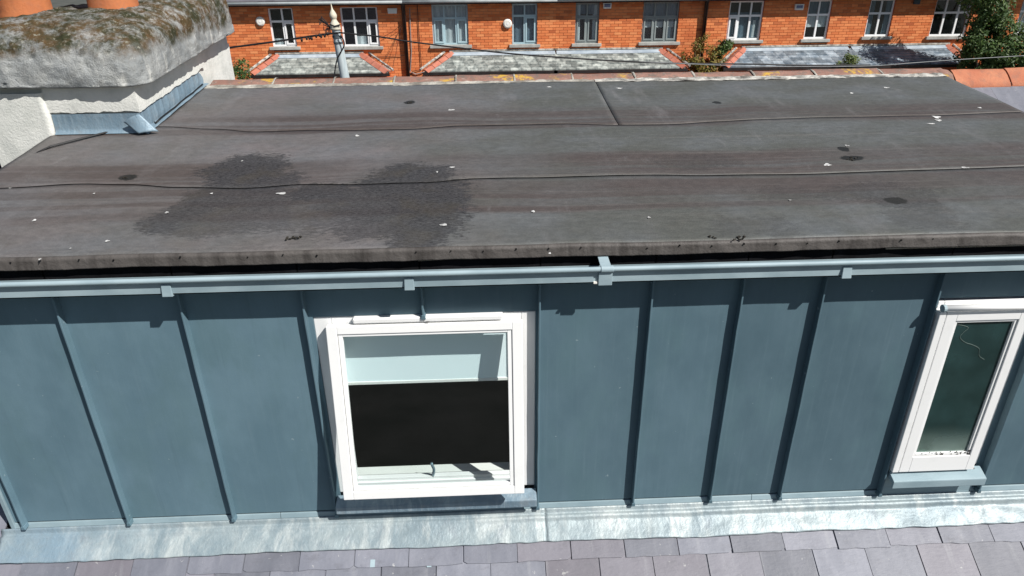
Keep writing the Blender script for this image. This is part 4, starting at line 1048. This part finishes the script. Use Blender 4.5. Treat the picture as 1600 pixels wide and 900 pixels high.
def bay(pxl, pxr, tl, tr, parent, mat, hips=(True, True), end_right_px=None):
    """lean-to slate roof over the ground floor bays"""
    YB = FWY - 0.82; zb = 3.83; zt = 4.22
    xl, xr = onY(pxl, 113, YB).x, onY(pxr, 113 - (pxr - 500) * .0155, YB).x
    xtl, xtr = X_(tl, 87), X_(tr, 87 - (tr - 440) * .0155)
    base = MB(); base.add([(xl, YB, zb - .03), (xr, YB, zb - .03), (xtr, FWY, zt - .03), (xtl, FWY, zt - .03)], [(0, 1, 2, 3)])
    base.add([(xl, YB, zb - .03), (xl, FWY, zb - .03), (xtl, FWY, zt - .03)], [(0, 1, 2)]); base.add([(xr, YB, zb - .03), (xtr, FWY, zt - .03), (xr, FWY, zb - .03)], [(0, 1, 2)])
    B = base.build('bay_roof', mat, parent)
    b = MB(); rows = 7; rr = random.Random(int(pxl))
    for j in range(rows):
        k0, k1 = j / rows, (j + 1.25) / rows
        if j >= rows - 1: k1 = 0.93
        y0, z0_ = YB + .82 * k0, zb + (zt - zb) * k0; y1, z1_ = YB + .82 * k1, zb + (zt - zb) * k1
        xa, xb = xl + (xtl - xl) * k0, xr + (xtr - xr) * k0
        x = xa - (0.15 if j % 2 else 0)
        while x < xb:
            a, c = max(x + .003, xa), min(x + .297, xb); li = rr.uniform(0, .006)
            if c - a > .04:
                b.add([(a, y0, z0_ + .016 + li), (c, y0, z0_ + .016 + li), (c, y1, z1_ + .004), (a, y1, z1_ + .004), (a, y0, z0_ - .01), (c, y0, z0_ - .01)], [(0, 1, 2, 3), (0, 4, 5, 1)])
            x += .3
    b.build('slate_courses', mat, B, kind='stuff')
    # lead strip at the head
    k = .84
    MB().hexa([(xtl + .02, FWY - .16, zt - .087 + .03), (xtr - .02, FWY - .16, zt - .087 + .03), (xtr - .02, FWY - .002, zt + .0), (xtl + .02, FWY - .002, zt),
               (xtl + .02, FWY - .16, zt - .087 + .04), (xtr - .02, FWY - .16, zt - .087 + .04), (xtr - .02, FWY - .002, zt + .035), (xtl + .02, FWY - .002, zt + .035)]).build('lead_strip', FAR_LEAD, B)
    MB().hexa([(xtl - .06, FWY - .035, zt + .038), (xtr + .06, FWY - .035, zt + .038), (xtr + .06, FWY + .01, zt + .038), (xtl - .06, FWY + .01, zt + .038),
               (xtl - .06, FWY - .02, zt + .085), (xtr + .06, FWY - .02, zt + .085), (xtr + .06, FWY + .01, zt + .085), (xtl - .06, FWY + .01, zt + .085)]).build('mortar_fillet', MORTAR, B)
    # hip tiles
    for side, on in zip((0, 1), hips):
        if not on: continue
        p0_ = Vector((xl if side == 0 else xr, YB, zb)); p1_ = Vector((xtl if side == 0 else xtr, FWY, zt)); sgn = 1 if side == 0 else -1
        dr = (p1_ - p0_); L = dr.length; dr.normalize(); nT = 4
        sidev = Vector((sgn, 0, 0)); sidev = (sidev - dr * sidev.dot(dr)).normalized(); nrm = dr.cross(sidev); nrm = nrm if nrm.z > 0 else -nrm
        for q in range(nT):
            a = p0_ + dr * (L * q / nT + .006); c = p0_ + dr * (L * (q + 1) / nT - .006); hb = MB(); hwid = .13
            prof = [(-hwid, -.07), (-hwid * .5, -.005), (0, .035), (hwid * .5, .012), (hwid, -.012)]
            vs = [a + sidev * s1 + nrm * (h1 + .035) for s1, h1 in prof] + [c + sidev * s1 + nrm * (h1 + .03) for s1, h1 in prof]
            hb.add(vs, [(i, i + 1, 5 + i + 1, 5 + i) for i in range(4)]); hb.add([v_ for v_ in vs[:5]] + [v_ - nrm * .03 for v_ in vs[:5]], [(i, i + 1, 5 + i + 1, 5 + i) for i in range(4)])
            hb.build('hip_tile', HIP, B)
        mo = MB(); mo.tube([p0_ + sidev * -.18 + nrm * .0, p1_ + sidev * -.18 + nrm * .02], [.035, .035], 6); mo.build('hip_mortar', MORTAR_PALE, B)
    MB().box(xl - .05, xr + .05, YB - .10, YB - .005, zb - .085, zb - .01).build('bay_gutter', PIPE, B)
    MB().box(xl + .08, xr - .08, YB + .06, FWY - .01, 0.13, zb - .09).build('bay_wall', BPLAIN, B)
    return B
def house(name_lbl, pxa, pxb, wins, seed, z_low=3.3):
    xa, xb = X_(pxa, 60), X_(pxb, 60)
    h = thing('brick_house', name_lbl, 'house', ((xa + xb) / 2, FWY + 4, 0), 'red brick terrace across the street')
    opens = [far_window(parent=h, **w_) for w_ in wins]
    brick_wall(xa, xb, z_low, EZ, opens, h, seed)
    lo = MB(); lo.box(xa, xb, FWY + .013, FWY + .25, 0.001, z_low); lo.build('wall', BPLAIN, h)
    e = MB(); e.box(xa, xb, FWY - .20, FWY + .02, EZ + .004, EZ + .03); e.box(xa, xb, FWY - .22, FWY - .198, EZ - .02, EZ + .10); e.build('eave_board', SOFFIT, h)
    MB().tube([(xa, FWY - .27, EZ + .055), (xb, FWY - .27, EZ + .055)], .042, 10).build('eave_gutter', EAVE, h, smooth=True)
    rf = MB(); rf.hexa([(xa, FWY - .25, EZ + .11), (xb, FWY - .25, EZ + .11), (xb, FWY + 4, EZ + 2.7), (xa, FWY + 4, EZ + 2.7), (xa, FWY - .25, EZ + .15), (xb, FWY - .25, EZ + .15), (xb, FWY + 4, EZ + 2.76), (xa, FWY + 4, EZ + 2.76)])
    rf.hexa([(xa, FWY + 4, EZ + 2.7), (xb, FWY + 4, EZ + 2.7), (xb, FWY + 8.2, EZ + .1), (xa, FWY + 8.2, EZ + .1), (xa, FWY + 4, EZ + 2.76), (xb, FWY + 4, EZ + 2.76), (xb, FWY + 8.2, EZ + .15), (xa, FWY + 8.2, EZ + .15)])
    rf.build('roof', SLATE_PLAIN, h)
    MB().box(xa, xb, FWY + 8, FWY + 8.2, 0.001, EZ + .1).build('rear_wall', BPLAIN, h)
    return h
HA = house('brick house behind the grey pole, white windows with dark panes', 330, 634, [
    dict(px0=426.5, px1=464.5, py=72.7, zt=5.50, cols=(1.15, 1), style='white', open_cols=(1,), hh=.36, curtain=[(0, .45, 0, .2, CURTAIN)]),
    dict(px0=537, px1=594, py=72.3, zt=5.50, cols=(1, 1, .85), style='white', open_cols=(2,), hh=.36, curtain=[(.35, .65, 0, .25, CURTAIN)])], 1)
HB = house('brick house with pale blue window frames and white net curtains', 634, 868, [
    dict(px0=677, px1=732.5, py=70, zt=5.52, cols=(1, 1, 1), style='blue', open_cols=(0, 2), hh=.34, curtain=[(.02, .98, 0, 1, CURTAIN)]),
    dict(px0=800.5, px1=839, py=69, zt=5.52, cols=(1, 1), style='blue', open_cols=(1,), hh=.30, curtain=[(0, 1, 0, 1, BLUEDK)])], 2)
HC = house('brick house with slim grey window frames and parted curtains', 868, 1096, [
    dict(px0=898, px1=934.5, py=67.6, zt=5.52, cols=(1, 1), style='grey', open_cols=(0, 1), hh=.34, curtain=[(.0, .22, 0, .95, CURTAIN), (.75, 1, 0, .95, CURTAIN), (.2, .8, .72, 1, BLUEDK)]),
    dict(px0=1002, px1=1057, py=65.4, zt=5.52, cols=(1, 1, 1), style='grey', open_cols=(0, 1, 2), hh=.37, curtain=[(.0, 1, .36, .5, CURTAIN), (0, 1, .5, 1, BLUEDK), (.72, 1, 0, .36, BLUEDK)])], 3)
HD = house('brick house right of the downpipe, white windows with pale blinds', 1096, 1325, [
    dict(px0=1134, px1=1186.5, py=62.7, zt=5.52, cols=(.9, 1, 1), style='white', open_cols=(0,), hh=.38, curtain=[(.0, 1, 0, .7, BLUEDK), (.7, 1, .05, .5, CURTAIN), (.2, .45, .05, .6, CURTAIN)]),
    dict(px0=1255, px1=1291, py=60.8, zt=5.52, cols=(1, 1), style='white', hh=.38, curtain=[(.0, 1, .3, .6, CURTAIN), (0, 1, .6, 1, BLUEDK)])], 4)
HE = house('brick house left of the ivy, white windows with dark panes', 1325, 1541, [
    dict(px0=1350, px1=1388, py=56.8, zt=5.52, cols=(1, 1), style='white', hh=.38, curtain=[(.0, .3, 0, 1, BLUEDK), (.75, 1, 0, 1, BLUEDK)]),
    dict(px0=1451, px1=1508, py=56.3, zt=5.52, cols=(1, 1.1, 1), style='white', hh=.38)], 5)
HF = house('brick house at the right edge, half hidden by the ivy', 1541, 1760, [
    dict(px0=1584, px1=1640, py=53, zt=5.52, cols=(1, 1, 1), style='white', hh=.38, curtain=[(.0, 1, 0, 1, CURTAIN)])], 6)
bay(392, 606, 434, 565, HA, FAR_SLATE)
bay(664, 868, 706, 868, HB, FAR_SLATE, (True, False))
bay(868, 1071, 868, 1032, HC, FAR_SLATE, (False, True))
bay(1131, 1325, 1160, 1325, HD, FAR_SLATE_B, (True, False))
bay(1325, 1515, 1325, 1480, HE, FAR_SLATE_B, (False, True))
# downpipes
def pipe(px, py, parent, r=.055):
    x = X_(px, py); MB().tube([(x, FWY - .09, 0.13), (x, FWY - .09, EZ - .05), (x, FWY - .25, EZ + .03)], r, 10).build('downpipe', PIPE, parent, smooth=True)
pipe(634, 60, HA); pipe(1097, 60, HC)
# small cables clipped to the wall beside the first downpipe
cb = [onY(*q, FWY - .03) for q in ((652, 8), (655, 60), (659, 108), (645, 112), (640, 118))]
tag(MB().tube(cb, .010, 5).build('wall_cable', CABLE), 'black cable running down the brick wall right of the left downpipe', 'cable')
cb = [onY(*q, FWY - .03) for q in ((640, 12), (641, 40), (643, 80), (641, 112), (650, 116), (664, 112), (668, 104))]
tag(MB().tube(cb, .013, 5).build('wall_cable', CABLE_G), 'grey cable bundle beside the left downpipe looping to the bay roof', 'cable')
cb = [onY(*q, FWY - .03) for q in ((560, 88), (608, 88), (632, 87))]
tag(MB().tube(cb, .008, 5).build('wall_cable', CABLE), 'black cable running level under the wide window behind the pole', 'cable')
for i, (q0, q1) in enumerate((((628, 40), (590, 115)), ((626, 45), (612, 112)), ((628, 38), (598, 58)))):
    lb = ['thin black drop wire from the downpipe to the bay hip', 'thin black drop wire nearest the downpipe, slanting steeply down', 'short thin black wire from the downpipe towards the wide window'][i]
    a, c = onY(*q0, FWY - .12), onY(*q1, FWY - .5 if i < 2 else FWY - .05)
    tag(MB().tube([a, (a + c) / 2 - Vector((0, 0, .03)), c], .006, 5).build('drop_wire', CABLE), lb, 'wire')

# wall mounted boxes
def bell(px, py, lbl):
    p = onY(px, py, FWY - .05)
    t_ = thing('alarm_box', lbl, 'alarm box', p)
    b = MB(); b.tube([(p.x, FWY - .001, p.z), (p.x, FWY - .05, p.z), (p.x, FWY - .075, p.z)], [.125, .125, .09], 18); b.build('cover', PLASTIC, t_)
    MB().tube([(p.x, FWY - .0755, p.z), (p.x, FWY - .08, p.z)], .03, 10).build('centre_disc', F_WHITE, t_)
bell(406.5, 33.5, 'round cream alarm box on brick left of the left narrow window'); bell(793, 37, 'round white alarm box beside the pale blue narrow window')
def abox(px, py, w_, h_, lbl, text=True, mat=PLASTIC):
    p = onY(px, py, FWY - .05); t_ = thing('alarm_box', lbl, 'alarm box', p)
    b = MB(); b.hexa([(p.x - w_ * .45, FWY - .085, p.z - h_), (p.x + w_ * .45, FWY - .085, p.z - h_), (p.x + w_ * .45, FWY - .002, p.z - h_), (p.x - w_ * .45, FWY - .002, p.z - h_),
              (p.x - w_ * .5, FWY - .07, p.z + h_), (p.x + w_ * .5, FWY - .07, p.z + h_), (p.x + w_ * .5, FWY - .002, p.z + h_), (p.x - w_ * .5, FWY - .002, p.z + h_)]); b.build('cover', mat, t_, bevel=.006)
    if text:
        for k, (zz, hh, n_) in enumerate(((p.z + h_ * .35, .018, 7), (p.z - h_ * .2, .013, 6))):
            tb = MB()
            for i in range(n_): tb.box(p.x - w_ * .36 + i * w_ * .72 / n_, p.x - w_ * .36 + (i + .72) * w_ * .72 / n_, FWY - .0905, FWY - .080, zz - hh, zz + hh)
            tb.build('print_line', BLUEPRINT, t_)
abox(1249, 11, .26, .08, 'white alarm box with blue print left of the narrow window with a pale blind')
abox(949, 9, .24, .075, 'small pale box with dark print high beside the slim grey narrow window', True)
abox(613, 17, .27, .07, 'pale blank box under the eave left of the left downpipe', False)
abox(1433, 2, .18, .08, 'dark box high on the brick between the white windows', False, F_DARK)

# ================================================================== pole and wires
PY = 12.6
def PX(px, py): return onY(px, py, PY)
top, low = PX(524.5, 45), PX(538.8, 120)
lean = (top - low) / (top.z - low.z)
def pp(z): return low + lean * (z - low.z)
foot = pp(0.125)
P = thing('utility_pole', 'grey steel pole with pointed cream finial rising behind the ridge', 'pole', foot)
def axis_lathe(prof, n=20):
    b = MB()
    vs = [(pp(z).x + r * math.cos(2 * math.pi * k / n), pp(z).y + r * math.sin(2 * math.pi * k / n), z) for r, z in prof for k in range(n)]
    fs = [(i * n + k, i * n + (k + 1) % n, (i + 1) * n + (k + 1) % n, (i + 1) * n + k) for i in range(len(prof) - 1) for k in range(n)]
    return b.add(vs, fs)
zt_ = PX(524.5, 47).z
o = axis_lathe([(.11, .125), (.10, 2.0), (.082, 4.6), (.076, zt_ - .28), (.070, zt_)]).build('shaft', POLE, P, smooth=True)
z_ = zt_
o = axis_lathe([(.07, z_), (.088, z_ + .01), (.092, z_ + .03), (.082, z_ + .05), (.088, z_ + .065), (.08, z_ + .10), (.06, z_ + .13), (.045, z_ + .16), (.045, z_ + .175)]).build('collar', CREAM, P, smooth=True)
o = axis_lathe([(.04, z_ + .17), (.052, z_ + .19), (.062, z_ + .225), (.056, z_ + .26), (.038, z_ + .295), (.020, z_ + .325), (.012, z_ + .36), (.004, z_ + .42), (.001, z_ + .425)]).build('finial', CREAM, P, smooth=True)
axis_lathe([(.075, z_ - .13), (.083, z_ - .125), (.083, z_ - .09), (.074, z_ - .085)]).build('band', F_DARK, P)
axis_lathe([(.075, z_ - .22), (.082, z_ - .215), (.082, z_ - .19), (.075, z_ - .185)]).build('band', F_DARK, P)
ZC = PX(528, 50).z
c0 = pp(ZC)
hooks = MB(); rr = random.Random(4)
for k in range(9):
    a = c0 + Vector((-.10 - .02 * k, -.02, .02 + rr.uniform(0, .25))); hooks.tube([c0 + Vector((-.07, 0, .06)), a, a + Vector((.0, 0, -.09))], .009, 5)
hooks.build('cable_hook', CABLE, P)
ins = MB()
for k in range(9): 
    q = c0 + Vector((-.12 - .055 * k, -.09, -.02 - .012 * k)); q += Vector((rr.uniform(-.02, .02), 0, rr.uniform(-.025, .025))); ins.lathe([(.001, .03), (.014, .026), (.02, .0), (.014, -.026), (.001, -.03)], q, 8)
ins.build('insulators', CABLE, P, smooth=True)
MB().tube([c0 + Vector((.09, -.06, .12)), c0 + Vector((.0, -.09, .10)), c0 + Vector((-.085, -.05, .13))], .012, 6).build('loop_wire', CABLE, P)
def wire(pts, r, mat, lbl, y=PY - .09):
    P3 = [onY(a, b_, y) for a, b_ in pts]
    out = []
    for i in range(len(P3) - 1):
        p_0 = P3[max(i - 1, 0)]; p_1 = P3[i]; p_2 = P3[i + 1]; p_3 = P3[min(i + 2, len(P3) - 1)]
        for k in range(6):
            t_ = k / 6
            out.append(0.5 * ((2 * p_1) + (p_2 - p_0) * t_ + (2 * p_0 - 5 * p_1 + 4 * p_2 - p_3) * t_ ** 2 + (3 * p_1 - p_0 - 3 * p_2 + p_3) * t_ ** 3))
    out.append(P3[-1])
    tag(MB().tube(out, r, 6).build('overhead_cable', mat, smooth=True), lbl, 'cable')
wire([(200, 92), (300, 82), (362, 74), (430, 65), (490, 56), (530, 51)], .017, CABLE, 'thick black overhead cable running left from the pole')
wire([(530, 51), (590, 57), (640, 65), (720, 75), (800, 84), (880, 90), (960, 95), (1060, 99), (1160, 100), (1260, 102), (1360, 102)], .014, CABLE, 'long black overhead cable running right from the pole')
wire([(1000, 96.5), (1160, 103), (1260, 104), (1360, 103), (1430, 98), (1500, 93), (1600, 87), (1700, 80)], .0065, CABLE_G, 'thin pale overhead cable rising to the right edge', PY - .3)
wire([(532, 54), (538, 70), (527, 92), (522, 120), (519, 140)], .012, CABLE, 'black cable hanging down the left of the pole', PY - .12)

# ================================================================== plants
def leaves(blobs, n, size, seed, mat, parent, name='crown', droop=0.0):
    rr = random.Random(seed); b = MB(); tot = sum(q[3] * q[4] * q[5] for q in blobs)
    for (cx, cy, cz, rx_, ry_, rz_) in [q for q in blobs]:
        m_ = int(n * rx_ * ry_ * rz_ / sum(q[3] * q[4] * q[5] for q in blobs))
        for _ in range(m_):
            d = Vector((rr.gauss(0, 1), rr.gauss(0, 1), rr.gauss(0, 1))).normalized() * (rr.random() ** 0.42)
            p = Vector((cx + d.x * rx_, cy + d.y * ry_, cz + d.z * rz_))
            if noise.noise(p * 3.1 + Vector((seed, 0, 0))) < -0.16: continue
            s_ = size * rr.uniform(.55, 1.25)
            nrm = (d + Vector((rr.uniform(-.8, .8), rr.uniform(-.8, .8) - .25, rr.uniform(-.3, 1.0)))).normalized()
            a = nrm.orthogonal().normalized(); a.rotate(Matrix.Rotation(rr.uniform(0, 6.28), 3, nrm)); c = nrm.cross(a)
            b.add([p - a * s_, p + c * s_ * .45 + nrm * s_ * .12, p + a * s_, p - c * s_ * .45 + nrm * s_ * .12], [(0, 1, 2), (0, 2, 3)])
    me = bpy.data.meshes.new(name); me.from_pydata(b.v, [], b.f); me.materials.append(mat)
    return link(name, me, parent)
def stems(base, tips, r, parent, name='stem', mat=BARK):
    b = MB()
    for t_ in tips:
        m_ = base.lerp(t_, .5) + Vector((random.uniform(-.06, .06), random.uniform(-.05, .05), .05)); b.tube([base, base.lerp(m_, .5) + Vector((.01, 0, .02)), m_, t_], [r, r * .8, r * .6, r * .2], 6)
    return b.build(name, mat, parent, smooth=True)
# big ivy clad tree at the right
YT_ = 19.4
tc = onY(1560, 60, YT_)
T = thing('ivy_tree', 'dark green ivy covered tree against the brick wall at the right', 'tree', (tc.x, YT_, 0))
MB().tube([(tc.x, YT_, 0), (tc.x - .05, YT_, 2.2), (tc.x + .05, YT_ + .1, 4.2), (tc.x - .1, YT_, 6.2)], [.2, .17, .13, .06], 10).build('trunk', BARK, T, smooth=True)
stems(Vector((tc.x, YT_, 3.0)), [Vector((tc.x + a, YT_ + b_, c)) for a, b_, c in ((-.7, -.3, 4.2), (.8, -.2, 4.6), (-.5, .3, 5.2), (.7, .2, 5.4), (1.2, -.3, 4.0))], .07, T, 'limb')
def bl(px, py, rx_, ry_, rz_, y): p = onY(px, py, y); return (p.x, p.y, p.z, rx_, ry_, rz_)
leaves([bl(1548, 10, .62, .55, .6, YT_), bl(1556, 45, .55, .55, .5, YT_), bl(1540, 78, .62, .6, .42, YT_), bl(1580, 82, .75, .6, .5, YT_ - .2), bl(1620, 92, .6, .5, .5, YT_), bl(1560, 112, 1.2, .6, .5, YT_), bl(1540, -30, .8, .6, .8, YT_), bl(1522, 100, .45, .4, .35, YT_), bl(1590, 60, .5, .45, .4, YT_), bl(1532, 45, .4, .4, .5, YT_), bl(1512, 88, .35, .4, .25, YT_), bl(1515, 62, .3, .35, .3, YT_), bl(1530, 70, .4, .4, .4, YT_ - .2)], 26000, .055, 5, LEAF, T)
# climber between the bays
yc = FWY - .45
cc = onY(1097, 110, yc)
C_ = thing('climbing_plant', 'yellowing climbing plant round the right downpipe between bay roofs', 'plant', (cc.x, yc, 0))
stems(Vector((cc.x, yc, 2.8)), [onY(a, b_, yc) for a, b_ in ((1075, 88), (1085, 65), (1095, 58), (1105, 75), (1118, 68), (1130, 66), (1138, 72), (1068, 98))], .022, C_)
leaves([bl(1082, 92, .42, .3, .25, yc), bl(1098, 100, .55, .35, .28, yc), bl(1090, 72, .2, .15, .25, yc), bl(1112, 84, .35, .25, .25, yc), bl(1100, 112, .7, .35, .3, yc), bl(1076, 84, .2, .2, .2, yc), bl(1104, 62, .14, .14, .2, yc), bl(1120, 100, .4, .3, .2, yc)], 5200, .045, 8, LEAF_Y, C_)
leaves([bl(1130, 72, .26, .2, .18, yc), bl(1124, 84, .22, .2, .16, yc), bl(1140, 66, .13, .12, .1, yc)], 1300, .05, 9, LEAF, C_, 'green_shoots')
yw = FWY - 1.0
cw = onY(1330, 104, yw)
Wd = thing('weed_clump', 'small pale green weed growing from the bay roof gutter', 'plant', (cw.x, yw, cw.z - .1))
stems(Vector((cw.x, yw, cw.z - .1)), [onY(a, b_, yw) for a, b_ in ((1318, 90), (1328, 84), (1338, 88), (1345, 96))], .01, Wd)
leaves([bl(1330, 95, .26, .18, .17, yw), bl(1326, 88, .13, .1, .1, yw), bl(1312, 100, .15, .1, .08, yw)], 900, .035, 3, LEAF_P, Wd)
ys = 20.0
cs_ = onY(378, 108, ys)
Sh = thing('leafy_shrub', 'small green shrub beside the chimney below the brick wall', 'shrub', (cs_.x, ys, 0))
stems(Vector((cs_.x, ys, 2.4)), [onY(a, b_, ys) for a, b_ in ((370, 100), (378, 95), (386, 100))], .03, Sh)
leaves([bl(378, 107, .27, .3, .28, ys), bl(372, 118, .35, .3, .3, ys)], 1000, .045, 4, LEAF, Sh)
yb_ = 9.5
cb_ = onY(-2, 10, yb_)
Bh = thing('garden_tree', 'green treetop just showing behind the left clay pot', 'tree', (cb_.x - .5, yb_ + 6, 0))
c2 = onY(-10, 12, yb_ + 6)
MB().tube([(c2.x, yb_ + 6, 0), (c2.x, yb_ + 6, c2.z - .3)], [.15, .06], 8).build('trunk', BARK, Bh, smooth=True)
leaves([(c2.x, yb_ + 6, c2.z, .55, .5, .5)], 1200, .055, 6, LEAF, Bh)
